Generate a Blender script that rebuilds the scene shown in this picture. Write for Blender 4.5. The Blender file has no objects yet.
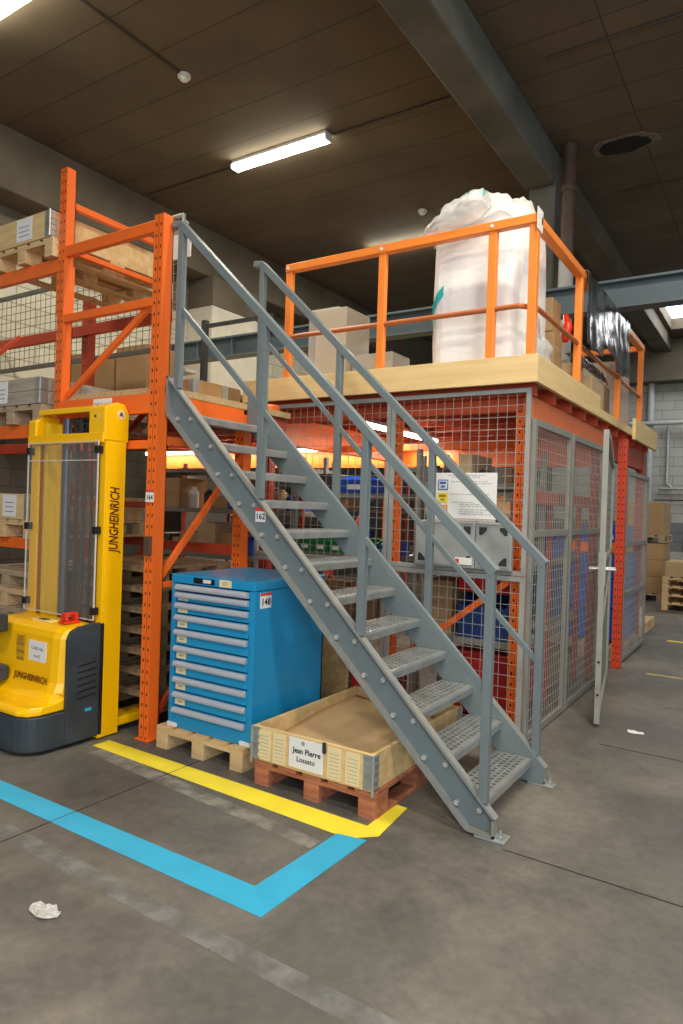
import bpy, bmesh, math, random
from mathutils import Vector, Matrix, noise
random.seed(7)
C = bpy.context.scene.collection
PI = math.pi
V = Vector

# ------------------------------------------------------------------ materials
MATS = {}
def mat(name, col, rough=.6, metal=0, var=.0, scale=8, bump=0, bscale=60, alpha=1, trans=0, col2=None, stretch=None, coat=0, spec=.5, emis=None, es=0):
    if name in MATS: return MATS[name]
    m = bpy.data.materials.new(name); m.use_nodes = True
    nt = m.node_tree; N = nt.nodes; L = nt.links
    b = N['Principled BSDF']
    b.inputs['Roughness'].default_value = rough; b.inputs['Metallic'].default_value = metal
    b.inputs['Alpha'].default_value = alpha; b.inputs['Transmission Weight'].default_value = trans
    b.inputs['Coat Weight'].default_value = coat; b.inputs['Specular IOR Level'].default_value = spec
    b.inputs['Base Color'].default_value = (*col, 1)
    if emis:
        b.inputs['Emission Color'].default_value = (*emis, 1); b.inputs['Emission Strength'].default_value = es
    tc = N.new('ShaderNodeTexCoord'); mp = N.new('ShaderNodeMapping'); L.new(tc.outputs['Object'], mp.inputs[0])
    if stretch: mp.inputs['Scale'].default_value = stretch
    if var or col2:
        n = N.new('ShaderNodeTexNoise'); n.inputs['Scale'].default_value = scale; n.inputs['Detail'].default_value = 6
        L.new(mp.outputs[0], n.inputs['Vector'])
        r = N.new('ShaderNodeValToRGB'); r.color_ramp.elements[0].position = .32; r.color_ramp.elements[1].position = .68
        c2 = col2 if col2 else tuple(min(1, c*(1+var)) for c in col)
        c1 = col if col2 else tuple(c*(1-var) for c in col)
        r.color_ramp.elements[0].color = (*c1, 1); r.color_ramp.elements[1].color = (*c2, 1)
        L.new(n.outputs[0], r.inputs[0]); L.new(r.outputs[0], b.inputs['Base Color'])
    if bump:
        n2 = N.new('ShaderNodeTexNoise'); n2.inputs['Scale'].default_value = bscale; n2.inputs['Detail'].default_value = 4
        L.new(mp.outputs[0], n2.inputs['Vector'])
        bp = N.new('ShaderNodeBump'); bp.inputs['Strength'].default_value = bump; bp.inputs['Distance'].default_value = .01
        L.new(n2.outputs[0], bp.inputs['Height']); L.new(bp.outputs[0], b.inputs['Normal'])
    MATS[name] = m
    return m

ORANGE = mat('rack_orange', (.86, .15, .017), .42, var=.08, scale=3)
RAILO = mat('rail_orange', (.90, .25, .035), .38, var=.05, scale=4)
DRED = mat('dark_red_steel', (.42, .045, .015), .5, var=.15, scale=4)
JOIST = mat('joist_red', (.50, .07, .02), .5, var=.15, scale=4)
STEEL = mat('stair_grey_paint', (.165, .203, .216), .42, var=.07, scale=5)
GALV = mat('galvanised_steel', (.46, .48, .48), .38, metal=.65, var=.12, scale=14)
WIRE = mat('mesh_wire', (.42, .42, .39), .5, metal=.35)
FRAMEG = mat('grey_frame_paint', (.33, .34, .33), .5, var=.06, scale=6)
FRAMED = mat('dull_grey_frame', (.24, .24, .215), .5, var=.08, scale=6)
DARKST = mat('dark_steel', (.03, .032, .035), .5, var=.2)
IBEAM = mat('blue_grey_beam', (.085, .12, .145), .5, var=.12, scale=2)
PINE = mat('pine', (.56, .36, .17), .75, var=0, col2=(.74, .53, .29), scale=3, stretch=(1, 6, 6), bump=.2)
PINE2 = mat('weathered_pine', (.33, .24, .15), .8, col2=(.50, .38, .25), scale=3, stretch=(1, 6, 6), bump=.2)
GREYW = mat('grey_weathered_wood', (.30, .25, .20), .85, col2=(.46, .40, .33), scale=3, stretch=(1, 8, 8), bump=.2)
REDW = mat('red_stained_wood', (.30, .085, .04), .8, col2=(.48, .19, .10), scale=5, stretch=(1, 5, 5), bump=.2)
PLY = mat('collar_wood', (.60, .40, .17), .7, col2=(.76, .56, .29), scale=2.5, stretch=(1, 5, 7), bump=.1)
FASC = mat('fascia_plywood', (.72, .50, .22), .6, col2=(.82, .60, .30), scale=2, stretch=(1, 1, 9))
CHIP = mat('chipboard', (.42, .28, .13), .85, col2=(.62, .45, .24), scale=70)
CARD = mat('cardboard', (.36, .225, .10), .8, col2=(.43, .28, .14), scale=3)
CARD2 = mat('pale_cardboard', (.47, .33, .18), .8, col2=(.54, .39, .22), scale=3)
CARD3 = mat('dark_cardboard', (.24, .15, .07), .8, col2=(.30, .19, .10), scale=3)
SHEET = mat('kraft_sheet', (.52, .34, .16), .75, col2=(.60, .41, .21), scale=1.5)
TAPE = mat('packing_tape', (.28, .17, .07), .3)
CYANP = mat('cabinet_blue', (.012, .27, .56), .34, var=.04, scale=3)
CYAND = mat('cabinet_front_blue', (.016, .31, .58), .34)
ALU = mat('handle_aluminium', (.52, .56, .66), .35, metal=.3)
YEL = mat('stacker_yellow', (.98, .53, .0), .32, var=.03, scale=3, coat=.2)
CHAR = mat('stacker_charcoal', (.035, .045, .055), .45, var=.25, scale=5, bump=.05)
BLACK = mat('black_plastic', (.012, .012, .013), .35)
RED = mat('red_plastic', (.72, .04, .015), .35)
REDP = mat('red_panel', (.42, .012, .012), .5, var=.1)
BLUEP = mat('blue_plastic', (.015, .09, .44), .4, var=.1)
BLUED = mat('dark_blue_plastic', (.012, .05, .20), .5, var=.1)
GREENP = mat('green_plastic', (.012, .22, .07), .4, var=.1)
WHITE = mat('white_paper', (.80, .80, .80), .6)
WHITEP = mat('white_plastic', (.75, .75, .72), .45)
CREAM = mat('yellow_sheet', (.80, .66, .38), .7, var=.02)
INK = mat('black_ink', (.02, .02, .025), .6)
GREYINK = mat('grey_print', (.30, .30, .32), .6)
BROWNINK = mat('brown_print', (.35, .20, .02), .6)
REDINK = mat('red_print', (.65, .06, .04), .5)
BLUEINK = mat('blue_print', (.03, .12, .42), .5)
YELINK = mat('yellow_print', (.85, .68, .08), .5)
TAPEY = mat('yellow_floor_tape', (.86, .72, .045), .5, var=.07, scale=5)
TAPEB = mat('blue_floor_tape', (.03, .38, .64), .5, var=.07, scale=5)
BLACKFILM = mat('black_film', (.10, .10, .105), .24, metal=.75, bump=.2, bscale=14)
CLOCK = mat('grey_cover_panel', (.36, .38, .38), .45, metal=.2, var=.1, scale=9)
BROWNPIPE = mat('brown_pipe', (.085, .05, .04), .5, var=.2)
PALEPIPE = mat('pale_pipe', (.42, .43, .42), .5, var=.1)
GREEN_C = mat('cyan_tape', (.03, .55, .55), .4)
ITEMD = mat('dark_parts', (.04, .04, .042), .5, var=.3)

def film(name, col, dens, rough=.15):
    m = bpy.data.materials.new(name); m.use_nodes = True
    nt = m.node_tree; N = nt.nodes; L = nt.links
    out = N['Material Output']; b = N['Principled BSDF']
    b.inputs['Base Color'].default_value = (*col, 1); b.inputs['Roughness'].default_value = rough
    t = N.new('ShaderNodeBsdfTransparent'); mx = N.new('ShaderNodeMixShader'); mx.inputs[0].default_value = dens
    L.new(t.outputs[0], mx.inputs[1]); L.new(b.outputs[0], mx.inputs[2]); L.new(mx.outputs[0], out.inputs[0])
    return m
ACRYL = film('clear_acrylic', (.55, .53, .50), .09, .05)
ACEDGE = film('acrylic_edge', (.85, .83, .8), .6, .15)
POLY = film('clear_polythene', (.82, .84, .84), .45, .25)
FLAP = film('thin_clear_film', (.85, .85, .86), .40, .22)
WRAP = film('stretch_film', (.75, .72, .66), .45, .2)
WHITEBAG = mat('white_bag', (.90, .90, .91), .35, bump=.5, bscale=16)
LAMPM = mat('lamp_diffuser', (.9, .9, .85), .4, emis=(1, .93, .74), es=16)
TUBEM = mat('tube_glass', (.9, .9, .85), .4, emis=(1, .90, .68), es=8)
SKYM = mat('skylight_panel', (.9, .9, .9), .4, emis=(.93, .97, 1), es=4)

def blocks_mat(name, base, low, zsplit, band=None, axis=0, bw=.62, bh=.25):
    m = bpy.data.materials.new(name); m.use_nodes = True
    nt = m.node_tree; N = nt.nodes; L = nt.links; b = N['Principled BSDF']; b.inputs['Roughness'].default_value = .85
    tc = N.new('ShaderNodeTexCoord'); sp = N.new('ShaderNodeSeparateXYZ'); L.new(tc.outputs['Object'], sp.inputs[0])
    cb = N.new('ShaderNodeCombineXYZ'); L.new(sp.outputs[axis], cb.inputs[0]); L.new(sp.outputs[2], cb.inputs[1])
    br = N.new('ShaderNodeTexBrick'); L.new(cb.outputs[0], br.inputs['Vector']); br.inputs['Scale'].default_value = 1
    br.inputs['Brick Width'].default_value = bw; br.inputs['Row Height'].default_value = bh; br.inputs['Mortar Size'].default_value = .012
    br.inputs['Color1'].default_value = (1, 1, 1, 1); br.inputs['Color2'].default_value = (.88, .88, .88, 1); br.inputs['Mortar'].default_value = (.6, .6, .6, 1)
    def step(z, a, c):
        gt = N.new('ShaderNodeMath'); gt.operation = 'GREATER_THAN'; gt.inputs[1].default_value = z; L.new(sp.outputs[2], gt.inputs[0])
        mx = N.new('ShaderNodeMix'); mx.data_type = 'RGBA'; L.new(gt.outputs[0], mx.inputs[0])
        for i, k in ((6, a), (7, c)):
            if isinstance(k, tuple): mx.inputs[i].default_value = (*k, 1)
            else: L.new(k, mx.inputs[i])
        return mx.outputs[2]
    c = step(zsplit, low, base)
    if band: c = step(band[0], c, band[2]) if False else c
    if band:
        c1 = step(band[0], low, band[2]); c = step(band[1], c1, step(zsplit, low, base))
    mu = N.new('ShaderNodeMix'); mu.data_type = 'RGBA'; mu.blend_type = 'MULTIPLY'; mu.inputs[0].default_value = 1
    L.new(c, mu.inputs[6]); L.new(br.outputs[0], mu.inputs[7]); L.new(mu.outputs[2], b.inputs['Base Color'])
    return m

def floor_mat():
    m = bpy.data.materials.new('stained_concrete_floor'); m.use_nodes = True
    nt = m.node_tree; N = nt.nodes; L = nt.links; b = N['Principled BSDF']
    tc = N.new('ShaderNodeTexCoord')
    def nz(s, d=5, w=0, rough=.6):
        n = N.new('ShaderNodeTexNoise'); n.inputs['Scale'].default_value = s; n.inputs['Detail'].default_value = d; n.inputs['Roughness'].default_value = rough
        n.inputs['Distortion'].default_value = w; L.new(tc.outputs['Object'], n.inputs['Vector']); return n
    def ramp(src, p0, p1, c0, c1):
        r = N.new('ShaderNodeValToRGB'); r.color_ramp.elements[0].position = p0; r.color_ramp.elements[1].position = p1
        r.color_ramp.elements[0].color = (*c0, 1); r.color_ramp.elements[1].color = (*c1, 1); L.new(src, r.inputs[0]); return r.outputs[0]
    def mix(f, a, c, mode='MIX'):
        x = N.new('ShaderNodeMix'); x.data_type = 'RGBA'; x.blend_type = mode
        if isinstance(f, float): x.inputs[0].default_value = f
        else: L.new(f, x.inputs[0])
        L.new(a, x.inputs[6]); L.new(c, x.inputs[7]); return x.outputs[2]
    a = ramp(nz(1.1, 6).outputs[0], .3, .72, (.112, .106, .100), (.205, .188, .162))
    d = ramp(nz(.9, 4, .6).outputs[0], .44, .60, (.60, .63, .68), (1, 1, 1))
    c = mix(.85, a, d, 'MULTIPLY')
    e = ramp(nz(22, 4).outputs[0], .35, .65, (.86, .86, .86), (1.1, 1.09, 1.07))
    c = mix(1.0, c, e, 'MULTIPLY')
    f = ramp(nz(4.5, 3).outputs[0], .30, .40, (.68, .66, .64), (1, 1, 1))
    c = mix(.6, c, f, 'MULTIPLY')
    L.new(c, b.inputs['Base Color'])
    rr = ramp(nz(2).outputs[0], .3, .7, (.42, .42, .42), (.62, .62, .62)); L.new(rr, b.inputs['Roughness'])
    bp = N.new('ShaderNodeBump'); bp.inputs['Strength'].default_value = .08; bp.inputs['Distance'].default_value = .01
    L.new(nz(40).outputs[0], bp.inputs['Height']); L.new(bp.outputs[0], b.inputs['Normal'])
    return m

def ceil_mat():
    m = bpy.data.materials.new('brown_concrete_slabs'); m.use_nodes = True
    nt = m.node_tree; N = nt.nodes; L = nt.links; b = N['Principled BSDF']; b.inputs['Roughness'].default_value = .85
    tc = N.new('ShaderNodeTexCoord'); sp = N.new('ShaderNodeSeparateXYZ'); L.new(tc.outputs['Object'], sp.inputs[0])
    n = N.new('ShaderNodeTexNoise'); n.inputs['Scale'].default_value = .9; n.inputs['Detail'].default_value = 5; L.new(tc.outputs['Object'], n.inputs['Vector'])
    r = N.new('ShaderNodeValToRGB'); r.color_ramp.elements[0].position = .3; r.color_ramp.elements[1].position = .7
    r.color_ramp.elements[0].color = (.105, .080, .052, 1); r.color_ramp.elements[1].color = (.150, .116, .076, 1); L.new(n.outputs[0], r.inputs[0])
    cb = N.new('ShaderNodeCombineXYZ'); L.new(sp.outputs[0], cb.inputs[0]); L.new(sp.outputs[1], cb.inputs[1])
    br = N.new('ShaderNodeTexBrick'); L.new(cb.outputs[0], br.inputs['Vector']); br.inputs['Scale'].default_value = 1
    br.inputs['Brick Width'].default_value = 60; br.inputs['Row Height'].default_value = .59; br.inputs['Mortar Size'].default_value = .008
    br.offset = 0
    br.inputs['Color1'].default_value = (1, 1, 1, 1); br.inputs['Color2'].default_value = (.86, .86, .86, 1); br.inputs['Mortar'].default_value = (.42, .42, .42, 1)
    mu = N.new('ShaderNodeMix'); mu.data_type = 'RGBA'; mu.blend_type = 'MULTIPLY'; mu.inputs[0].default_value = 1
    L.new(r.outputs[0], mu.inputs[6]); L.new(br.outputs[0], mu.inputs[7]); L.new(mu.outputs[2], b.inputs['Base Color'])
    return m

def slotted(name, col, dark=(.05, .01, .005), side=0):
    """painted upright with two rows of punched slots per face (object coordinates, centred on the post)"""
    if name in MATS: return MATS[name]
    m = mat(name, col, .42); nt = m.node_tree; N = nt.nodes; L = nt.links; b = N['Principled BSDF']
    tc = [n for n in N if n.type == 'TEX_COORD'][0]; sp = N.new('ShaderNodeSeparateXYZ'); L.new(tc.outputs['Object'], sp.inputs[0])
    ns = N.new('ShaderNodeSeparateXYZ'); L.new(tc.outputs['Normal'], ns.inputs[0])
    def M(op, a, b_=None):
        n = N.new('ShaderNodeMath'); n.operation = op
        for i, v in enumerate((a, b_)):
            if v is None: continue
            if isinstance(v, (int, float)): n.inputs[i].default_value = v
            else: L.new(v, n.inputs[i])
        return n.outputs[0]
    zm = M('LESS_THAN', M('FRACT', M('MULTIPLY', sp.outputs[2], 1/.075)), .27)
    def row(i): return M('LESS_THAN', M('ABSOLUTE', M('SUBTRACT', M('ABSOLUTE', sp.outputs[i]), .021)), .0062)
    def face(i): return M('GREATER_THAN', M('ABSOLUTE', ns.outputs[i]), .7)
    k = M('MULTIPLY', zm, M('MAXIMUM', M('MULTIPLY', row(0), face(1)), M('MULTIPLY', M('MULTIPLY', row(1), face(0)), side)))
    seam = M('MULTIPLY', M('LESS_THAN', M('ABSOLUTE', sp.outputs[0]), .0016), face(1))
    k = M('MAXIMUM', k, seam)
    mx = N.new('ShaderNodeMix'); mx.data_type = 'RGBA'; L.new(k, mx.inputs[0]); mx.inputs[6].default_value = (*col, 1); mx.inputs[7].default_value = (*dark, 1)
    L.new(mx.outputs[2], b.inputs['Base Color']); return m
SLOT_O = slotted('orange_slotted_upright', (.86, .15, .017)); SLOT_R = slotted('red_slotted_upright', (.42, .045, .015), (.02, .004, .002)); SLOT_S = slotted('side_slotted_upright', (.60, .06, .02), side=1)

# ------------------------------------------------------------------ mesh builder
class MB:
    def __init__(s): s.bm = bmesh.new()
    def box(s, x0, x1, y0, y1, z0, z1):
        vs = [s.bm.verts.new(p) for p in ((x0,y0,z0),(x1,y0,z0),(x1,y1,z0),(x0,y1,z0),(x0,y0,z1),(x1,y0,z1),(x1,y1,z1),(x0,y1,z1))]
        for f in ((0,3,2,1),(4,5,6,7),(0,1,5,4),(1,2,6,5),(2,3,7,6),(3,0,4,7)): s.bm.faces.new([vs[i] for i in f])
        return s
    def bar(s, a, b, w, h, up=(0,0,1)):
        a = V(a); b = V(b); d = (b-a).normalized(); u = V(up); sd = d.cross(u).normalized(); u = sd.cross(d)
        q = [sd*(i*w/2)+u*(j*h/2) for i, j in ((-1,-1),(1,-1),(1,1),(-1,1))]
        vs = [s.bm.verts.new(a+k) for k in q]+[s.bm.verts.new(b+k) for k in q]
        for f in ((3,2,1,0),(4,5,6,7),(0,1,5,4),(1,2,6,5),(2,3,7,6),(3,0,4,7)): s.bm.faces.new([vs[i] for i in f])
        return s
    def tube(s, pts, r, n=10):
        pts = [V(p) for p in pts]; rings = []
        for i, p in enumerate(pts):
            d = ((pts[min(i+1, len(pts)-1)]-pts[max(i-1, 0)])).normalized()
            u = V((0,0,1)) if abs(d.z) < .9 else V((1,0,0)); sd = d.cross(u).normalized(); uu = sd.cross(d)
            rr = r[i] if isinstance(r, (list, tuple)) else r
            rings.append([s.bm.verts.new(p+sd*math.cos(2*PI*k/n)*rr+uu*math.sin(2*PI*k/n)*rr) for k in range(n)])
        for a, b in zip(rings, rings[1:]):
            for k in range(n): s.bm.faces.new([a[k], a[(k+1)%n], b[(k+1)%n], b[k]])
        s.bm.faces.new(list(reversed(rings[0]))); s.bm.faces.new(rings[-1]); return s
    def prism(s, pts, axis, d0, d1):
        def P(p, d):
            return (d, p[0], p[1]) if axis == 'x' else (p[0], d, p[1]) if axis == 'y' else (p[0], p[1], d)
        a = [s.bm.verts.new(P(p, d0)) for p in pts]; b = [s.bm.verts.new(P(p, d1)) for p in pts]; n = len(pts)
        s.bm.faces.new(a); s.bm.faces.new(list(reversed(b)))
        for k in range(n): s.bm.faces.new([a[k], b[k], b[(k+1)%n], a[(k+1)%n]])
        return s
    def grid(s, f, nu, nv, close=False):
        vs = [[s.bm.verts.new(f(i/(nu if close else nu-1), j/(nv-1))) for j in range(nv)] for i in range(nu)]
        for i in range(nu if close else nu-1):
            for j in range(nv-1): s.bm.faces.new([vs[i][j], vs[(i+1)%nu][j], vs[(i+1)%nu][j+1], vs[i][j+1]])
        return s
    def mesh(s, name, m):
        bmesh.ops.recalc_face_normals(s.bm, faces=s.bm.faces)
        me = bpy.data.meshes.new(name); s.bm.to_mesh(me); s.bm.free(); me.materials.append(m); return me

def obj(name, mb, m, parent=None, bevel=0, smooth=False, solid=0, label=None):
    """links mb as one mesh; the mesh is authored in world coordinates"""
    me = mb.mesh(name, m) if isinstance(mb, MB) else mb
    o = bpy.data.objects.new(name, me); C.objects.link(o)
    xs = [v.co for v in me.vertices]
    mn = V((min(v.x for v in xs), min(v.y for v in xs), min(v.z for v in xs))); mx = V((max(v.x for v in xs), max(v.y for v in xs), max(v.z for v in xs)))
    c = V(((mn.x+mx.x)/2, (mn.y+mx.y)/2, mn.z)); me.transform(Matrix.Translation(-c)); o.location = c
    if parent is not None:
        o.parent = parent; o.matrix_parent_inverse = Matrix.Translation(-pos(parent))
    if bevel:
        b = o.modifiers.new('bevel', 'BEVEL'); b.width = bevel; b.segments = 2; b.limit_method = 'ANGLE'; b.angle_limit = math.radians(40)
    if solid:
        b = o.modifiers.new('thick', 'SOLIDIFY'); b.thickness = solid
    if smooth:
        for p in me.polygons: p.use_smooth = True
    if label: o['label'] = label
    return o
def pos(o):
    # world translation of an authored-in-world object (all unrotated while being authored)
    t = V((0,0,0)); t += o.location
    return t
LABELS = {}
def tag(o, label, cat, group=None, kind=None):
    if label:
        o['label'] = label
        if label in LABELS and not (group and LABELS[label] == group): print('DUPLICATE LABEL', label)
        LABELS[label] = group; n = len(label.split())
        if n < 4 or n > 16: print('LABEL LENGTH', n, label)
        o['category'] = cat
    if group: o['group'] = group
    if kind: o['kind'] = kind
    return o
def thing(name, label, cat, loc, group=None):
    o = bpy.data.objects.new(name, None); C.objects.link(o); o.location = loc; o.empty_display_size = .1
    return tag(o, label, cat, group)
def struct(name, mb, m, **k):
    o = obj(name, mb, m, **k); o['kind'] = 'structure'; return o
def copy_thing(root, loc, rz, label, cat, group=None):
    r = root.copy(); C.objects.link(r); r.location = loc; r.rotation_euler = (0, 0, rz)
    for k in ('group',):
        if k in r: del r[k]
    tag(r, label, cat, group)
    for ch in root.children:
        c = ch.copy(); C.objects.link(c); c.parent = r; c.matrix_parent_inverse = ch.matrix_parent_inverse.copy()
        for g in ch.children:
            d = g.copy(); C.objects.link(d); d.parent = c; d.matrix_parent_inverse = g.matrix_parent_inverse.copy()
    return r
def text(name, body, size, m, parent, loc, xax, yax, shear=0, bold=0, label=None, width=None, align='CENTER'):
    cu = bpy.data.curves.new(name, 'FONT'); cu.body = body; cu.size = size; cu.shear = shear; cu.offset = bold; cu.extrude = .0006
    cu.align_x = align; cu.align_y = 'CENTER'; cu.resolution_u = 2
    t = bpy.data.objects.new(name+'_curve', cu); C.objects.link(t)
    dg = bpy.context.evaluated_depsgraph_get(); me = bpy.data.meshes.new_from_object(t.evaluated_get(dg))
    bpy.data.objects.remove(t); bpy.data.curves.remove(cu)
    if width:
        w = max(v.co.x for v in me.vertices)-min(v.co.x for v in me.vertices); me.transform(Matrix.Diagonal((width/w, 1, 1, 1)))
    x = V(xax).normalized(); y = V(yax).normalized(); z = x.cross(y)
    M = Matrix((x, y, z)).transposed().to_4x4(); M.translation = V(loc); me.transform(M)
    me.materials.clear(); me.materials.append(m)
    return obj(name, me, m, parent, label=label)

# ------------------------------------------------------------------ setting
struct('floor', MB().box(-9.2, 6, -6, 20.5, -.2, 0), floor_mat())
CE = MB()
ZC = 6.3
CE.box(-9.2, -2.5, -6, 20.5, ZC, ZC+.25).box(-2.5, 6, -6, 15.9, ZC, ZC+.25).box(-2.5, 6, 18.6, 20.5, ZC, ZC+.25).box(2.6, 6, 15.9, 18.6, ZC, ZC+.25)
struct('ceiling', CE, ceil_mat())
SK = struct('window_1', MB().box(-2.5, 2.6, 15.9, 18.6, ZC+.27, ZC+.3), SKYM)
struct('wall_left', MB().box(-9.2, -8.9, -6, 20.5, 0, ZC), blocks_mat('left_wall_blocks', (.19, .165, .12), (.60, .57, .46), 4.9, band=(0, 2.7, (.05, .045, .036)), axis=1))  # dark low band puts the gloom under the deck into the wall colour
struct('wall_back', MB().box(-9.2, 6, 20.0, 20.4, 0, ZC), blocks_mat('back_wall_blocks', (.40, .40, .37), (.40, .40, .36), 9, band=(.75, 1.5, (.17, .175, .18))))
CONC = mat('old_concrete', (.085, .070, .048), .85, col2=(.14, .118, .085), scale=1.2, bump=.2, bscale=20)
CONCD = mat('grey_green_concrete', (.075, .074, .062), .85, col2=(.14, .14, .118), scale=1.5, bump=.2, bscale=20)
struct('trim_1', MB().box(-3.0, -2.6, -6, 8.8, 5.85, ZC), CONCD, bevel=.03)
struct('trim_2', MB().box(-3.0, -2.6, 9.1, 20.0, 5.95, ZC), CONC, bevel=.02)
struct('trim_3', MB().box(-8.9, -8.4, -6, 20, 5.5, ZC), CONC, bevel=.02)
struct('trim_4', MB().box(-2.95, -2.60, 8.82, 9.12, 0, ZC-.01), CONCD, bevel=.02)
cl = MB().box(-8.9, -8.3, 8.55, 9.75, 0, 5.0)
struct('trim_5', cl, mat('cream_column', (.60, .57, .49), .8, var=.05), bevel=.02)
struct('trim_6', MB().box(-8.9, -8.3, 8.55, 9.75, 5.0, 5.5), CONC, bevel=.02)
struct('trim_7', MB().box(-8.9, 6, 19.5, 20.0, 5.2, ZC-.01), CONC, bevel=.02)
# blue-grey I beam running across the hall
ib = MB()
ib.box(-8.4, 3, 7.5, 7.7, 4.055, 4.08).box(-8.4, 3, 7.5, 7.7, 3.78, 3.805).box(-8.4, 3, 7.592, 7.608, 3.8, 4.06)
for x in (-6.9, -7.6): ib.box(x, x+.02, 7.51, 7.69, 3.8, 4.06)
o = tag(obj('steel_beam', ib, IBEAM), 'long blue-grey steel I-beam crossing the hall under the ceiling', 'beam')
# ceiling damage, rain pipe
hb = []
for k in range(26):
    a = 2*PI*k/26; r = 1+.22*noise.noise(V((math.cos(a)*2, math.sin(a)*2, 3)))
    hb.append((-1.84+.30*r*math.cos(a), 9.1+.17*r*math.sin(a)))
hb2 = [(-1.84+(x+1.84)*1.35, 9.1+(y-9.1)*1.3) for x, y in hb]
hr = thing('ceiling_hole', 'dark broken hole with a pale crumbled rim in the ceiling', 'hole', (-1.84, 9.1, ZC-.03))
obj('rim', MB().prism(hb2, 'z', ZC-.012, ZC-.002), mat('crumbled_rim', (.19, .155, .10), .9, var=.4, scale=14, bump=.4), hr)
obj('recess', MB().prism(hb, 'z', ZC-.03, ZC-.013), mat('dark_recess', (.012, .01, .008), .9), hr)
rp = thing('rain_pipe', 'brown vertical pipe with pale lower end beside the grey column', 'pipe', (-2.43, 8.80, 0))
obj('upper_section', MB().tube([(-2.43, 8.80, 4.86), (-2.43, 8.80, ZC-.15), (-2.43, 8.80, ZC-.01)], [.085, .085, .10], 18), BROWNPIPE, rp, smooth=False)
obj('lower_section', MB().tube([(-2.43, 8.80, 2.75), (-2.43, 8.80, 4.86)], .092, 18), PALEPIPE, rp)
obj('collar', MB().tube([(-2.43, 8.80, 5.7), (-2.43, 8.80, 5.76)], .095, 18), BROWNPIPE, rp)

# ceiling lamps
def area(name, loc, sx, sy, power, col=(1, .9, .72), rot=(0,0,0), parent=None):
    l = bpy.data.lights.new(name, 'AREA'); l.shape = 'RECTANGLE'; l.size = sx; l.size_y = sy; l.energy = power; l.color = col
    o = bpy.data.objects.new(name, l); C.objects.link(o); o.rotation_euler = rot
    o.location = loc
    if parent: o.parent = parent; o.matrix_parent_inverse = Matrix.Translation(-pos(parent))
    return o
def ceiling_lamp(x, y, label, group, L=1.56, p=60):
    t = thing('fluorescent_lamp', label, 'lamp', (x, y, ZC-.16), group)
    obj('housing', MB().box(x-L/2, x+L/2, y-.07, y+.07, ZC-.05, ZC), WHITEP, t, bevel=.01)
    obj('diffuser', MB().prism([(y-.075, ZC-.05), (y-.06, ZC-.11), (y+.06, ZC-.11), (y+.075, ZC-.05)], 'x', x-L/2+.01, x+L/2-.01), LAMPM, t, bevel=.012)
    for s in (-1, 1): obj('end_cap', MB().box(x+s*L/2-.012, x+s*L/2+.012, y-.08, y+.08, ZC-.115, ZC-.05), WHITEP, t, bevel=.005)
    area('lamp_light', (x, y, ZC-.13), L, .14, p, parent=t)
    return t
ceiling_lamp(-5.71, 7.03, 'glowing ceiling lamp above the staircase, fully in view', None)
ceiling_lamp(-5.66, 10.6, 'glowing ceiling lamp partly behind the orange guard rail and white bag', None)
ceiling_lamp(-6.12, 3.62, 'glowing ceiling lamp cut by the top left corner of the view', None)
ceiling_lamp(1.5, 1.2, 'ceiling lamp over the open floor beside the camera', None, p=130)
ceiling_lamp(-2.0+.9, -2.2, 'ceiling lamp over the aisle behind the camera', None, p=160)
ceiling_lamp(-.3, 3.62, 'added unseen ceiling lamp above the stair foot, brightening bag and rails', None, p=95)  # put in out of view to brighten the white bag and rails
ceiling_lamp(1.5, 8.0, 'ceiling lamp over the aisle right of the cage', None, p=22)
# conduits and detectors
def conduit(pts, label): return tag(obj('conduit', MB().tube(pts, .014, 8), mat('conduit_dark', (.05, .042, .03), .6)), label, 'conduit')
conduit([(-8.35, 7.09, ZC-.014), (-6.52, 7.09, ZC-.014)], 'dark conduit along the ceiling left of the visible lamp')
conduit([(-4.9, 7.09, ZC-.014), (-2.72, 7.09, ZC-.014)], 'dark conduit along the ceiling between visible lamp and beam')
conduit([(-8.35, 10.66, ZC-.014), (-6.5, 10.66, ZC-.014)], 'dark conduit along the ceiling left of the farther lamp')
conduit([(-2.2, 6.98, ZC-.014), (1, 6.98, ZC-.014)], 'dark conduit along the ceiling right of the big beam')
conduit([(-2.2, 10.4, ZC-.014), (1, 10.4, ZC-.014)], 'dark conduit along the ceiling beyond the broken hole')
conduit([(-5.68, 3.75, ZC-.014), (-5.68, 5.22, ZC-.014)], 'dark conduit running along the ceiling to the smoke detector')
def lathe(cx, cy, prof, n=20):
    return MB().grid(lambda u, v: (lambda i: V((cx+prof[i][0]*math.cos(2*PI*u), cy+prof[i][0]*math.sin(2*PI*u), prof[i][1])))(round(v*(len(prof)-1))), n, len(prof), True)
for x, y, z, lb in ((-5.68, 5.3, ZC, 'round white smoke detector at the end of a ceiling conduit'), (-4.9, 9.6, ZC, 'small round detector on the ceiling near the farther lamp')):
    d = thing('smoke_detector', lb, 'detector', (x, y, z-.07))
    obj('base', lathe(x, y, [(.001, z-.002), (.07, z-.002), (.07, z-.03), (.001, z-.03)]), WHITEP, d)
    obj('sensor_head', lathe(x, y, [(.001, z-.03), (.05, z-.03), (.045, z-.06), (.02, z-.075), (.001, z-.075)]), WHITEP, d, smooth=True)

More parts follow.
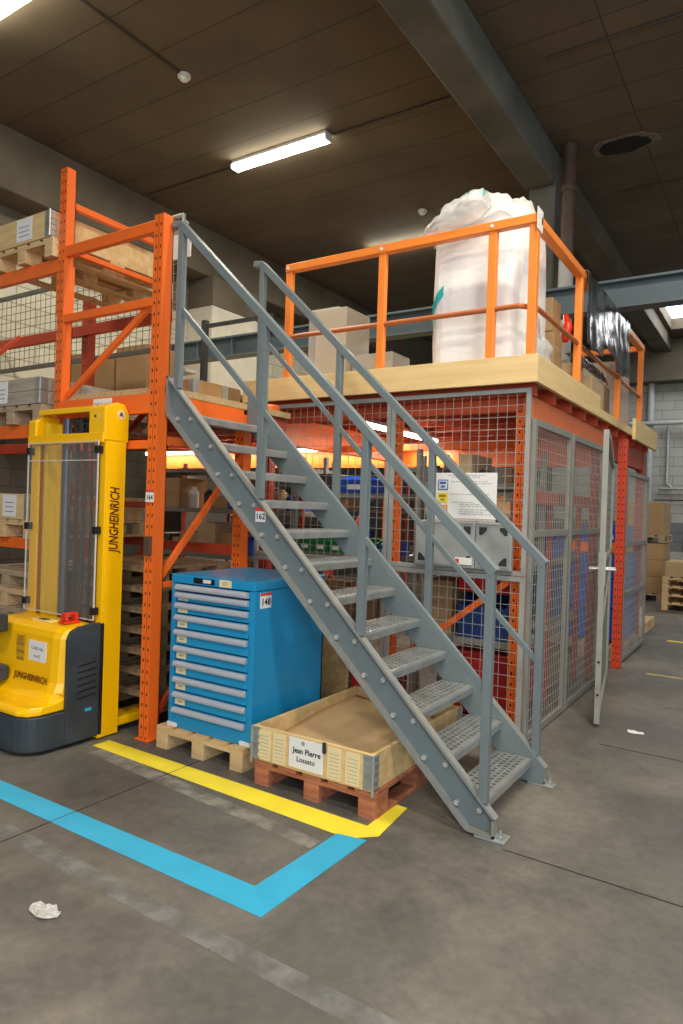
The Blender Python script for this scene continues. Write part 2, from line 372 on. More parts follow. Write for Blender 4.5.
# ------------------------------------------------------------------ floor markings and litter
def quad(pts, z=.002):
    mb = MB(); mb.prism(pts, 'z', .0005, z); return mb
tag(obj('floor_tape', quad([(-3.74, 2.88), (-1.73, 2.82), (-1.62, 2.93), (-1.72, 2.99), (-3.74, 3.01)]), TAPEY), 'long yellow floor tape in front of the pallets', 'floor marking')
tag(obj('floor_tape', quad([(-1.72, 2.99), (-1.62, 2.93), (-1.655, 3.30), (-1.73, 3.30)], .0025), TAPEY), 'short yellow floor tape running back beside the red pallet', 'floor marking')
tag(obj('floor_tape', quad([(-5.2, 2.08), (-1.66, 2.08), (-1.82, 2.235), (-5.2, 2.20)]), TAPEB), 'long blue floor tape parallel to the yellow one', 'floor marking')
tag(obj('floor_tape', quad([(-1.66, 2.08), (-1.645, 2.86), (-1.80, 2.83), (-1.82, 2.235)], .0025), TAPEB), 'short blue floor tape joining blue and yellow lines', 'floor marking')
def worn(name, pts, label, col=(.24, .235, .22), thr=(.40, .62), mx=.75):
    m = bpy.data.materials.new(name); m.use_nodes = True; nt = m.node_tree; N = nt.nodes; L = nt.links
    b = N['Principled BSDF']; b.inputs['Base Color'].default_value = (*col, 1); b.inputs['Roughness'].default_value = .6
    tc = N.new('ShaderNodeTexCoord'); n = N.new('ShaderNodeTexNoise'); n.inputs['Scale'].default_value = 7; n.inputs['Detail'].default_value = 8
    L.new(tc.outputs['Object'], n.inputs['Vector'])
    r = N.new('ShaderNodeMapRange'); r.inputs[1].default_value = thr[0]; r.inputs[2].default_value = thr[1]; r.inputs[3].default_value = .12; r.inputs[4].default_value = mx
    L.new(n.outputs[0], r.inputs[0]); L.new(r.outputs[0], b.inputs['Alpha'])
    tag(obj('worn_line', quad(pts, .0012), m), label, 'floor marking')
worn('worn_a', [(-3.65, 2.78), (-1.82, 2.63), (-1.82, 2.72), (-3.65, 2.90)], 'worn pale strip on the floor between blue and yellow tape', (.30, .29, .255))
worn('worn_b', [(-4.2, 1.86), (-.2, 1.80), (-.2, 1.90), (-4.2, 1.965)], 'faded grey strip crossing the floor in front of the blue tape', (.22, .225, .225))
CRACK = mat('floor_joint', (.03, .028, .026), .9)
for pts, lb in (([(-1.08, 3.17), (.9, 3.13), (.9, 3.139), (-1.08, 3.178)], 'thin dark joint in the floor running right from stair foot'),
                ([(-3.003, 1.2), (-2.999, 1.2), (-3.005, 3.13), (-3.009, 3.13)], 'thin reddish crack crossing the blue and yellow tape'),
                ([(-1.05, 5.05), (1.0, 5.0), (1.0, 5.006), (-1.05, 5.058)], 'faint dark joint in the floor beside the cage')):
    tag(obj('floor_joint', quad(pts, .0016 if 'reddish' not in lb else .003), CRACK), lb, 'floor joint')
for y, x0, x1, w, lb in ((7.62, -1.15, 1.5, .06, 'faded yellow floor line nearest to the mesh gate'), (9.85, -1.25, 1.5, .10, 'bright yellow floor line beyond the plastic heap'), (12.2, -1.4, 1.5, .07, 'farthest yellow floor line near the carton stacks')):
    tag(obj('floor_tape', quad([(x0, y), (x1, y), (x1, y+w), (x0, y+w)]), mat('aged_yellow_tape', (.42, .35, .14), .6, var=.3, scale=9) if w < .1 else TAPEY), lb, 'floor marking')
def litter(cx, cy, s, m, label, seed):
    def f(u, v):
        a = 2*PI*u; r = s*(.35+.65*v)*(1+.45*noise.noise(V((math.cos(a)*1.5, math.sin(a)*1.5, seed))))*(0.03 if v == 0 else 1)
        p = V((cx+r*math.cos(a)*1.5, cy+r*math.sin(a)*.7, 0)); p.z = .004+.022*abs(noise.noise(p*40+V((0, 0, seed)))); return p
    return tag(obj('crumpled_scrap', MB().grid(f, 18, 5, True), m, solid=.001), label, 'litter')
litter(-2.36, 1.62, .055, film('clear_scrap', (.75, .75, .75), .5, .2), 'crumpled clear plastic scrap on the floor at lower left', 3)
litter(-.887, 5.48, .045, WHITE, 'small white paper scrap on the floor right of the gate', 8)

# ------------------------------------------------------------------ pallets and boxes
PROTO = {}
def make_pallet(key, m, X, Y):
    """pallet standing on the origin, long boards along Y, front (blocks) seen from -Y"""
    r = bpy.data.objects.new('pallet', None); C.objects.link(r)
    bw = .1
    for i, y in enumerate((0, (Y-.145)/2, Y-.145)):
        for j, x in enumerate((0, (X-bw)/2, X-bw)):
            obj('block', MB().box(x, x+bw, y, y+.145, .022, .1), m, r, bevel=.003)
        obj('cross_board', MB().box(0, X, y, y+.145, .1, .122), m, r, bevel=.002)
    for x in (0, (X-bw)/2, X-bw): obj('bottom_board', MB().box(x, x+bw, 0, Y, 0, .022), m, r, bevel=.002)
    n = 5; w = X/n-.035
    for i in range(n): x = i*(X-w)/(n-1); obj('deck_board', MB().box(x, x+w, 0, Y, .122, .144), m, r, bevel=.002)
    PROTO[key] = [r, True]
def place_pallet(key, loc, label, group=None, rz=0):
    r, fresh = PROTO[key]
    if fresh:
        PROTO[key][1] = False; r.location = loc; r.rotation_euler = (0, 0, rz); return tag(r, label, 'pallet', group)
    return copy_thing(r, loc, rz, label, 'pallet', group)
make_pallet('pine', PINE, .8, 1.2); make_pallet('old', PINE2, .8, 1.2); make_pallet('red', REDW, .8, 1.1); make_pallet('cab', PINE, .74, 1.0); make_pallet('bay', mat('shaded_pine', (.19, .12, .065), .8, col2=(.30, .20, .11), scale=3, stretch=(1, 6, 6)), .9, .78)  # bay stack wood darkened to paint in the shade under the rack
HINGE = GALV
def collar(x0, x1, y0, y1, z0, h, m, label, courses=1, paper=None, papertext=None, t=.022):
    r = thing('pallet_collar', label, 'wooden collar', (x0, y0, z0))
    ch = h/courses
    for k in range(courses):
        a = z0+k*ch+.001; b = z0+(k+1)*ch-.002
        obj('side_board', MB().box(x0, x1, y0, y0+t, a, b), m, r, bevel=.002); obj('side_board', MB().box(x0, x1, y1-t, y1, a, b), m, r, bevel=.002)
        obj('side_board', MB().box(x0, x0+t, y0+t+.001, y1-t-.001, a, b), m, r, bevel=.002); obj('side_board', MB().box(x1-t, x1, y0+t+.001, y1-t-.001, a, b), m, r, bevel=.002)
        for (cx, sx) in ((x0, 1), (x1, -1)):
            for (cy, sy) in ((y0, 1), (y1, -1)):
                hb = MB(); e = .003
                xa, xb = sorted((cx-sx*e, cx+sx*.055)); ya, yb = sorted((cy-sy*e, cy+sy*.055))
                hb.box(xa, xb, min(cy-sy*e, cy), max(cy-sy*e, cy), a+.004, b-.004); hb.box(min(cx-sx*e, cx), max(cx-sx*e, cx), ya, yb, a+.004, b-.004)
                for q in range(5):
                    zz = a+.01+(b-a-.03)*q/4
                    hb.box(xa, xb, min(cy-sy*(e+.004), cy), max(cy-sy*(e+.004), cy), zz, zz+.012)
                    hb.box(min(cx-sx*(e+.004), cx), max(cx-sx*(e+.004), cx), ya, yb, zz, zz+.012)
                hb.tube([(cx-sx*.004, cy-sy*.004, a-.02 if k == 0 and sy > 0 and z0 < .2 else a), (cx-sx*.004, cy-sy*.004, b)], .008, 8)
                obj('corner_hinge', hb, HINGE, r)
    if paper:
        px0, px1, pz0, pz1 = paper
        p = obj('paper_sign', MB().box(px0, px1, y0-.0035, y0-.0015, pz0, pz1), WHITE, r, label='white paper sign')
        if papertext:
            for i, (tx, sz) in enumerate(papertext):
                text('lettering', tx, sz, INK, None, ((px0+px1)/2, y0-.0045, pz1-(pz1-pz0)*(.42+.24*i)), (1, 0, 0), (0, 0, 1), bold=.001).parent = p
    return r
def fixparent(o, p):
    pass
def carton(x0, x1, y0, y1, z0, z1, label, m=None, group=None, tape=True, lab=None):
    m = m or CARD
    t = thing('cardboard_box', label, 'box', ((x0+x1)/2, (y0+y1)/2, z0), group)
    obj('carton', MB().box(x0, x1, y0, y1, z0, z1), m, t, bevel=.006)
    if tape:
        ym = (y0+y1)/2; xm = (x0+x1)/2; e = .0015; h = min(.09, (z1-z0)*.35)
        obj('tape', MB().box(xm-.025, xm+.025, y0-e, y1+e, z1-h, z1+e).box(xm-.025, xm+.025, y0-e, y1+e, z0, z0+h*.6), TAPE, t)
        g = MB(); g.box(x0-e, x1+e, y0-e*.6, y0, z1-h-.004, z1-h-.001); g.box(x1, x1+e*.6, y0, y1, z1-h-.004, z1-h-.001); obj('flap_edge', g, TAPE, t)
    if lab:
        obj('paper_label', MB().box(x0+(x1-x0)*.3, x0+(x1-x0)*.7, y0-.003, y0-.001, z0+(z1-z0)*.35, z0+(z1-z0)*.7), WHITE, t)
    return t
def simple_box(x0, x1, y0, y1, z0, z1, label, m, group=None):
    return tag(obj('cardboard_box', MB().box(x0, x1, y0, y1, z0, z1), m, bevel=.004), label, 'box', group)
def bin_(x0, x1, y0, y1, z0, z1, m, label, group=None, lab=True, name='storage_bin', cat='bin'):
    t = thing(name, label, cat, ((x0+x1)/2, (y0+y1)/2, z0), group)
    s = MB(); w = .012; zf = z0+(z1-z0)*.72
    s.box(x0, x1, y0, y1, z0, z0+w)
    s.box(x0, x1, y1-w, y1, z0+w, z1).box(x0, x1, y0, y0+w, z0+w, zf)
    for a in (x0, x1-w):
        s.prism([(y0+w, z0+w), (y1-w, z0+w), (y1-w, z1), (y0+(y1-y0)*.4, z1), (y0+w, zf)], 'x', a, a+w)
    obj('shell', s, m, t)
    obj('rim', MB().box(x0-.006, x1+.006, y0-.008, y0, zf-.02, zf), m, t, bevel=.003)
    if lab: obj('label_card', MB().box(x0+(x1-x0)*.25, x0+(x1-x0)*.75, y0-.010, y0-.0082, z0+(zf-z0)*.25, z0+(zf-z0)*.62), WHITE, t)
    return t

# --- drawer cabinet pallet and collar box
place_pallet('cab', (-3.41, 3.12, 0), 'small pine pallet carrying the blue drawer cabinet')
CX0, CX1, CY0, CY1, CZ0, CZ1 = -3.35, -2.645, 3.16, 3.90, .146, 1.14
cab = thing('drawer_cabinet', 'tall bright blue tool cabinet with ten drawers on a small pallet', 'cabinet', ((CX0+CX1)/2, (CY0+CY1)/2, CZ0))
sh = MB()
sh.box(CX0, CX0+.04, CY0, CY1, CZ0, CZ1-.06).box(CX1-.04, CX1, CY0, CY1, CZ0, CZ1-.06).box(CX0, CX1, CY1-.02, CY1, CZ0, CZ1-.06)
sh.box(CX0+.04, CX1-.04, CY0, CY1-.02, CZ0, CZ0+.09)
obj('body', sh, CYANP, cab, bevel=.004)
obj('top_panel', MB().box(CX0-.003, CX1+.003, CY0-.004, CY1+.002, CZ1-.058, CZ1), CYANP, cab, bevel=.008)
obj('interior', MB().box(CX0+.041, CX1-.041, CY0+.06, CY1-.021, CZ0+.091, CZ1-.059), DARKST, cab)
LK = obj('lock_strip', MB().box(CX0+.20, CX0+.38, CY0-.007, CY0-.004, CZ1-.047, CZ1-.012), BLACK, cab)
obj('lock_plate', MB().box(CX0+.285, CX0+.35, CY0-.009, CY0-.0065, CZ1-.04, CZ1-.018), WHITEP, cab)
pt = obj('number_label', MB().box(CX0+.42, CX0+.52, CY0-.006, CY0-.004, CZ1-.052, CZ1-.008), CREAM, cab)
text('lettering', '151', .03, BROWNINK, cab, (CX0+.47, CY0-.007, CZ1-.03), (1,0,0), (0,0,1))
zs = [1.076, 1.026, .958, .880, .784, .678, .580, .478, .380, .280]
ends = zs[1:]+[.236+.0]
for i, z in enumerate(zs):
    zt = z+.003; zb = (zs[i+1]+.008) if i < 9 else .24
    if zt-zb < .02: zb = zt-.04
    d = obj('drawer', MB().box(CX0+.045, CX1-.045, CY0+.004, CY0+.05, zb, zt-.004), CYAND, cab, bevel=.003)
    def sub(name, mb, m, **k):
        o = obj(name, mb, m, **k); o.parent = d; o.matrix_parent_inverse = (Matrix.Translation(pos(cab)) @ cabinv @ Matrix.Translation(pos(d))).inverted(); return o
    cabinv = Matrix.Translation(-pos(cab))
    hz = z-.002
    sub('handle', MB().prism([(CY0+.003, hz-.036), (CY0-.018, hz-.036), (CY0-.026, hz-.028), (CY0-.026, hz-.016), (CY0-.012, hz), (CY0+.003, hz)], 'x', CX0+.048, CX1-.048), ALU, bevel=.002)
    if i > 0 and zt-zb > .04:
        sub('label_holder', MB().box(CX0+.06, CX0+.145, CY0+.001, CY0+.0038, max(hz-.082, zb+.004), hz-.040), CREAM)
        if zt-zb > .06: sub('lettering', MB().box(CX0+.083, CX0+.122, CY0+.0002, CY0+.0008, max(hz-.066, zb+.01), hz-.057), GREYINK)
for x in (CX0-.002, CX1-.085): obj('foot_block', MB().box(x, x+.087, CY0-.008, CY0+.08, CZ0, CZ0+.028), WHITEP, cab, bevel=.003)
ct = obj('inventory_tag', MB().box(CX1, CX1+.002, CY0+.05, CY0+.155, CZ1-.165, CZ1-.07), WHITE, cab)
obj('tag_stripe', MB().box(CX1+.002, CX1+.003, CY0+.05, CY0+.155, CZ1-.088, CZ1-.070), REDINK, cab)
text('tag_number', '148', .06, INK, cab, (CX1+.0032, CY0+.103, CZ1-.128), (0,1,0), (0,0,1), bold=.001)

place_pallet('red', (-2.52, 3.055, 0), 'red-stained pallet under the open wooden collar box beside the stairs')
col_ = collar(-2.53, -1.73, 3.045, 4.17, .146, .195, PLY, 'open pine collar box with white name sign and kraft sheet inside', t=.024)
pap = obj('paper_sign', MB().box(-2.265, -2.035, 3.039, 3.0415, .165, .33), WHITE, col_, label='white paper sign with a handwritten style name')
text('sign_text', 'Jean Pierre', .042, INK, col_, (-2.145, 3.0385, .262), (1,0,0), (0,0,1), bold=.001)
text('sign_text', 'Lossato', .04, INK, col_, (-2.15, 3.0385, .215), (1,0,0), (0,0,1), bold=.0005)
for k, x in enumerate((-2.485, -2.38, -2.01, -1.895)):
    obj('stock_list', MB().box(x, x+.088, 3.040, 3.0435, .158 if k != 2 else .16, .325), CREAM, col_)
    g = MB()
    for q in range(7): g.box(x+.012, x+.076, 3.0392, 3.0398, .172+q*.02, .1745+q*.02)
    obj('printed_lines', g, GREYINK, col_)
obj('seal', MB().tube([(-2.17, 3.0385, .307), (-2.17, 3.0395, .307)], .012, 14), GREYINK, col_)
obj('clip', MB().box(-2.04, -2.018, 3.033, 3.0405, .285, .345), DARKST, col_, bevel=.002)
def sheetf(u, v):
    x = -2.503+.746*u; y = 3.073+1.068*v
    z = .215+.03*math.sin(v*2.6)+.045*max(0, v-.25)*(1-u)*1.6+.006*math.sin(u*7+v*4)
    return V((x, y, min(z, .33)))
sm = MB().grid(sheetf, 14, 20)
tag(obj('kraft_sheet', sm, SHEET, smooth=True, solid=-.004), 'brown kraft paper sheet lying inside the open collar box', 'paper sheet')
simple_box(-2.49, -1.77, 3.085, 4.13, .148, .205, 'flat brown carton layer under the kraft sheet in collar box', CARD2)

# ------------------------------------------------------------------ staircase
SZ = 0; SL = .976
BOLTM = mat('zinc_bolt', (.55, .56, .54), .35, metal=.4)
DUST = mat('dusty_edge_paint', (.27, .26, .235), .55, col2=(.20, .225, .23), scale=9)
st = thing('staircase', 'grey steel staircase with grated treads rising to the rack platform', 'staircase', (-1.2, 3.65, 0))
Y0s, Y1s = 3.21, 4.09          # outer flange edges
SL = .985
def zup(x): return .11+SL*(-1.14-x)
def zlo(x): return .005+SL*(-1.295-x)
def stringer(web0, web1, fl0, fl1):
    xt = -3.52; o = []
    pts = [(-1.28, .016), (-1.145, .016), (-1.14, zup(-1.14)), (xt, zup(xt)), (xt, zlo(xt)), ]
    web = MB().prism(pts, 'y', web0, web1); s = MB()
    def fl(a, b):
        a = V((a[0], (fl0+fl1)/2, a[1])); b = V((b[0], (fl0+fl1)/2, b[1])); s.bar(a, b, abs(fl1-fl0), .012, up=(0,0,1) if abs((b-a).z) < 2*abs((b-a).x) else (1,0,0))
    fl((-1.14, zup(-1.14)-.004), (xt, zup(xt)-.004)); fl((-1.285, .022), (xt, zlo(xt)+.008))
    fl((-1.146, .016), (-1.146, zup(-1.14))); fl((-1.28, .022), (-1.14, .022)); fl((xt+.006, zlo(xt)), (xt+.006, zup(xt)))
    return web, s
treads = [(-1.219-.1900*k, .155+.1852*k) for k in range(12)]
for side, (w0, w1, f0, f1) in enumerate(((3.262, 3.268, 3.21, 3.263), (4.042, 4.048, 4.047, 4.10))):
    wb, fg = stringer(w0, w1, f0, f1); so = obj('stringer', wb, STEEL, st)
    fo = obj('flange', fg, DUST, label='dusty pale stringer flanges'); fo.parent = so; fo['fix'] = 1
    yb = w0-.006 if side == 0 else w1+.006
    for (x, z) in treads:
        for dx, dz in ((-.012, -.035), (-.135, -.028)):
            b = obj('bolt', MB().tube([(x+dx, (w0 if side == 0 else w1), z+dz-.0), (x+dx, yb-(.012 if side == 0 else -.012), z+dz)], .015, 6), BOLTM)
            b.parent = so; b.matrix_parent_inverse = Matrix.Translation(-pos(so))  # fixed below
            b['fix'] = 1
    obj('base_plate', MB().box(-1.24, -1.085, f0-.005, f1+.04 if side == 0 else f1+.005, .001, .014), GALV, st, bevel=.002)
    obj('foot_angle', MB().box(-1.139, -1.10, (f0+f1)/2-.02, (f0+f1)/2+.02, .014, .03).tube([(-1.115, (f0+f1)/2, .03), (-1.115, (f0+f1)/2, .055)], .008, 8), GALV, st)
for k, (x, z) in enumerate(treads):
    s = MB(); y0, y1 = 3.27, 4.04; d = .215
    s.box(x-d, x-d+.004, y0, y1, z-.03, z); s.prism([(x-.004, z-.052), (x, z-.05), (x+.004, z-.012), (x, z), (x-.03, z), (x-.03, z-.006), (x-.008, z-.006)], 'y', y0, y1)
    n = 5; pitch = (d-.034)/n
    for i in range(n):
        xa = x-.03-pitch*i; s.box(xa-pitch, xa-pitch+.013, y0, y1, z-.028, z)
        nb_ = 17
        for j in range(nb_+1):
            yy = y0+(y1-y0)*(j+(.5 if i % 2 else 0))/nb_
            if yy < y1-.01: s.box(xa-pitch+.013, xa, max(yy-.009, y0), min(yy+.009, y1), z-.003, z+.003)
    for yy in (y0, y1-.004): s.prism([(x, z-.05), (x, z), (x-d, z), (x-d, z-.026)], 'y', yy, yy+.004)
    obj('tread', s, GALV, st)
for side, yc in enumerate((3.235, 4.075)):
    def zt(x): return 1.31+.955*(-1.19-x)
    def zm(x): return .70+.985*(-1.19-x)
    hr = MB(); xt = -3.44
    hr.bar((-1.185, yc, zt(-1.185)), (xt, yc, zt(xt)), .05, .05)
    hr.bar((xt+.012, yc, zt(xt)), (xt-.075, yc, zt(xt)+.012), .05, .042)
    rail = obj('handrail', hr, STEEL, st, bevel=.004)
    for xp in (-3.43, -2.695, -1.945, -1.205):
        zb = zup(xp)-.0
        b = obj('rail_post', MB().box(xp-.022, xp+.022, yc-.022, yc+.022, zb, zt(xp)-.01), STEEL, bevel=.003); b.parent = rail; b['fix'] = 1
    b = obj('middle_rail', MB().bar((-1.21, yc-.0, zm(-1.21)), (-3.42, yc, zm(-3.42)), .026, .034), STEEL, bevel=.003); b.parent = rail; b['fix'] = 1
g = obj('inventory_tag', MB().box(-2.745, -2.665, 3.2585, 3.2605, 1.50, 1.565), WHITE, st)
obj('tag_stripe', MB().box(-2.745, -2.665, 3.2585, 3.2605, 1.566, 1.59), REDINK, st)
text('tag_number', '162', .05, INK, st, (-2.705, 3.2578, 1.532), (1,0,0), (0,0,1), bold=.001)

# ------------------------------------------------------------------ pallet rack (front left)
rk = thing('pallet_rack', 'orange pallet rack holding boxed pallets and the stair platform', 'rack', (-4.1, 3.6, 0))
def upright(x0, x1, y0, y1, h, m=ORANGE, front=True, slots=True, plate=True, sleeve=None):
    s = MB(); t = .006
    s.box(x0, x1, y0, y0+t, 0, h).box(x1-t, x1, y0+t, y1, 0, h).box(x0, x0+t, y0+t, y1, 0, h).box(x0, x1, y1-t, y1, 0, h)
    if sleeve: s.box(x0-.006, x1+.006, y0-.005, y1+.004, sleeve[0], sleeve[1])
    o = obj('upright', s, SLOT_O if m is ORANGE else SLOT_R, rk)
    if plate: b = obj('foot_plate', MB().box(x0-.02, x1+.02, y0-.02, y1+.02, .001, .008), m); b.parent = o; b['fix'] = 1
    return o
RX0, RX1 = -3.615, -3.525
upright(RX0, RX1, 3.15, 3.24, 3.53)
upright(-4.665, -4.585, 3.15, 3.23, 4.09, sleeve=(2.98, 3.36))
upright(RX0, RX1, 4.02, 4.11, 2.30)
upright(-4.655, -4.575, 4.08, 4.17, 3.4, m=DRED)
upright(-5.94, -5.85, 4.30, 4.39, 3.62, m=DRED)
upright(-6.9, -6.81, 3.25, 3.34, 3.6)
def beam(x0, x1, y0, z0, z1, m=ORANGE, d=.045, name='beam'): return obj(name, MB().box(x0, x1, y0, y0+d, z0, z1), m, rk, bevel=.004)
def ybeam(x0, y0, y1, z0, z1, m=ORANGE, d=.045): return obj('beam', MB().box(x0, x0+d, y0, y1, z0, z1), m, rk, bevel=.004)
A0, A1 = -4.583, RX0-.002
beam(A0, A1, 3.155, 3.42, 3.50); beam(A0, A1, 3.155, 2.925, 2.985); beam(A0, A1, 3.155, 2.20, 2.335); beam(A0, A1, 3.16, 1.96, 2.02)
for z0, z1 in ((3.32, 3.425), (2.07, 2.175), (1.20, 1.285)):
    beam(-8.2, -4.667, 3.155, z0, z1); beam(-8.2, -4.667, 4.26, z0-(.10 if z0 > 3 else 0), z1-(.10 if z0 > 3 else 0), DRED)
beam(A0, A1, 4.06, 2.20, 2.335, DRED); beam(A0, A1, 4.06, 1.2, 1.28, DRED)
ybeam(RX1-.05, 3.242, 4.018, 2.205, 2.36); ybeam(RX1-.045, 3.242, 4.018, 1.99, 2.05); ybeam(RX1-.045, 3.242, 4.018, 1.02, 1.06)
ybeam(-4.63, 3.232, 4.018, 3.80, 3.85); ybeam(-4.63, 3.232, 4.018, 3.46, 3.50); ybeam(-4.63, 3.232, 4.018, 1.55, 1.6, DRED)
def brace(a, b, m=ORANGE, w=.03, h=.045): return obj('brace', MB().bar(a, b, w, h), m, rk, bevel=.003)
brace((-4.57, 3.20, 2.38), (-3.66, 3.20, 2.96)); brace((RX1-.03, 3.23, 1.08), (RX1-.03, 4.03, 1.98))
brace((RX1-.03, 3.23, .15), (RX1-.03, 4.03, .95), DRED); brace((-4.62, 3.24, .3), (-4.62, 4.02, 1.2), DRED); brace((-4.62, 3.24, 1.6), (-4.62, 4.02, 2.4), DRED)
brace((-6.85, 4.2, 3.3), (-6.85, 3.2, 2.3), DRED)
obj('platform_board', MB().box(A0, RX1+.0, 3.205, 4.60, 2.337, 2.385), CHIP, rk, bevel=.002, label='chipboard platform floor')
obj('deck_edge', MB().box(-4.583, -3.56, 4.12, 4.60, 2.24, 2.335), DRED, rk)
tg = obj('paper_notice', MB().box(-4.2, -4.0, 3.150, 3.153, 2.205, 2.325), WHITE, rk, label='white paper notice on the orange beam')
for k, tx in enumerate(('SHELF 4 A-3', 'MAX 01')): text('lettering', tx, .035, GREYINK, rk, (-4.10, 3.149, 2.285-.045*k), (1,0,0), (0,0,1))
obj('inventory_tag', MB().box(-3.612, -3.535, 3.144, 3.148, 1.60, 1.665), WHITE, rk)
obj('tag_stripe', MB().box(-3.612, -3.535, 3.1435, 3.148, 1.666, 1.682), REDINK, rk)
text('tag_number', '164', .042, INK, rk, (-3.573, 3.1432, 1.63), (1,0,0), (0,0,1), bold=.001)
obj('switch_box', MB().box(-3.60, -3.54, 3.125, 3.148, 1.24, 1.37), mat('weathered_metal', (.16, .12, .09), .4, metal=.7, var=.3), rk, bevel=.006)
obj('rear_plate', MB().box(-4.35, -4.10, 3.95, 3.96, 3.60, 3.80), WHITEP, rk)

# collar boxes and pallets on the left bay
collar_specs = [(-5.47, -4.70, 3.09, 4.25, 3.427, PLY, 1, .205, 'pine', 'pine collar box with a white paper on the topmost rack beam'),
                (-5.56, -4.76, 3.09, 4.25, 2.177, GREYW, 2, .205, 'old', 'grey weathered collar box at the height of the mast top'),
                (-5.64, -4.86, 3.09, 4.25, 1.287, PLY, 1, .20, 'pine', 'pine collar box with white label beside the mast')]
for i, (x0, x1, y0, y1, z, m, nc, h, pk, lb) in enumerate(collar_specs):
    place_pallet(pk, (x0, y0+.01, z), ['pine pallet on the topmost rack beam at far left', 'weathered pallet on the middle rack beam at far left', 'pine pallet on the lower rack beam left of the mast'][i])
    c = collar(x0-.005, x1+.005, y0, y1, z+.145, h, m, lb, nc)
    w = {0: (x1-.42, x1-.22), 1: (x1-.62, x1-.42), 2: (x1-.34, x1-.16)}[i]
    obj('paper_label', MB().box(w[0], w[1], y0-.004, y0-.001, z+.165, z+.145+h-.012), WHITE, c)
    g = MB()
    for q in range(3): g.box(w[0]+.03, w[1]-.03, y0-.005, y0-.0045, z+.20+q*.035, z+.208+q*.035)
    obj('printed_lines', g, GREYINK, c)
    simple_box(x0+.03, x1-.03, y0+.035, y1-.04, z+.148, z+.145+h-.03, ['brown goods filling the topmost collar box', 'brown goods filling the grey collar box', 'brown goods filling the collar box beside the mast'][i], CARD3)
words = ['topmost', 'second from top', 'third from top', 'fourth from top', 'fifth from top', 'sixth from top', 'lowest']
for k in range(7):
    place_pallet('pine' if k % 2 else 'old', (-5.66+.012*math.sin(k*5), 3.16, .146*(6-k)), f'wooden pallet of the stack left of the stacker, {words[k]}')
w8 = ['topmost', 'second from top', 'third from top', 'fourth from top', 'fifth from top', 'sixth from top', 'seventh from top', 'lowest']
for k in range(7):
    place_pallet('bay', (-4.55+.008*math.sin(k*3), 3.27, .13+.146*(6-k)), f'shade-darkened pallet of the stack between mast and orange upright, {words[k]}')

# boxes on the rack platform and the deck behind
carton(-4.45, -4.0, 4.15, 4.5, 2.387, 2.60, 'brown wooden-looking box on the platform left of the upright', CARD3, tape=False)
pb = collar(-4.05, -3.78, 3.72, 4.08, 2.387, .16, mat('crate_wood', (.38, .22, .09), .7, var=.15), 'low brown crate on the platform behind the first stair post')
tag(obj('orange_cap', lathe(-3.62, 4.43, [(.001, 2.388), (.09, 2.388), (.09, 2.42), (.07, 2.435), (.001, 2.435)]), ORANGE), 'small flat orange cap on the chipboard near the far handrail', 'cap')

# ------------------------------------------------------------------ mezzanine
mz = thing('mezzanine', 'plywood-edged mezzanine deck on orange steel above the mesh cage', 'mezzanine', (-4.0, 7, 0))
obj('deck', MB().box(-8.3, -1.47, 4.63, 9.45, 2.545, 2.58), CHIP, mz)
FY = 4.58
obj('fascia_board', MB().box(-4.05, -1.43, FY, FY+.03, 2.50, 2.69), FASC, mz, bevel=.003)
obj('fascia_board', MB().box(-1.46, -1.43, FY+.031, 6.45, 2.50, 2.69), FASC, mz, bevel=.003)
obj('fascia_board', MB().box(-1.455, -1.43, 6.452, 8.0, 2.50, 2.58), FASC, mz, bevel=.003)
obj('fascia_board', MB().box(-1.43, -1.395, 8.0, 9.5, 2.46, 2.69), FASC, mz, bevel=.003)
for k in range(11):
    y = 4.7+k*.46; obj('joist', MB().box(-8.2, -1.48, y, y+.06, 2.43, 2.544), JOIST, mz)
obj('edge_beam', MB().box(-1.58, -1.505, 4.75, 6.98, 2.225, 2.43), mat('edge_beam_orange', (.72, .16, .04), .45, var=.06), mz, bevel=.004)
obj('edge_beam', MB().box(-1.60, -1.53, 6.98, 9.4, 2.20, 2.43), DRED, mz, bevel=.004)
obj('edge_beam', MB().box(-3.90, -1.56, 4.76, 4.82, 2.33, 2.43), JOIST, mz, bevel=.004)
obj('edge_beam', MB().box(-3.97, -3.90, 4.70, 9.3, 2.17, 2.43), ORANGE, mz, bevel=.004)
obj('cross_beam', MB().box(-3.9, -1.6, 5.9, 5.96, 2.18, 2.24), ORANGE, mz); obj('cross_beam', MB().box(-8.2, -3.97, 7.35, 7.42, 2.12, 2.36), ORANGE, mz); obj('cross_beam', MB().box(-3.9, -1.6, 7.35, 7.42, 2.12, 2.36), ORANGE, mz)
for x, y, m in ((-1.625, 4.77, SLOT_O), (-2.66, 4.77, SLOT_O), (-3.96, 4.77, SLOT_R), (-1.60, 6.90, SLOT_R), (-1.50, 7.66, SLOT_S), (-3.96, 7.0, SLOT_O), (-6.2, 7.05, SLOT_O), (-3.96, 9.2, SLOT_R), (-1.6, 9.3, SLOT_R), (-5.4, 6.5, SLOT_R)):
    s = MB().box(x, x+.085, y, y+.085, 0, 2.43)
    obj('post', s, m, mz)
obj('brace', MB().bar((-1.60, 4.83, 1.16), (-3.05, 4.83, -.0+.03), .025, .045), ORANGE, mz)
obj('brace', MB().bar((-2.0, 4.95, 2.2), (-2.0, 4.95, 1.86), .05, .05), DRED, mz)
obj('brace', MB().bar((-4.02, 5.3, .3), (-4.02, 6.7, 1.6), .03, .05), DRED, mz)

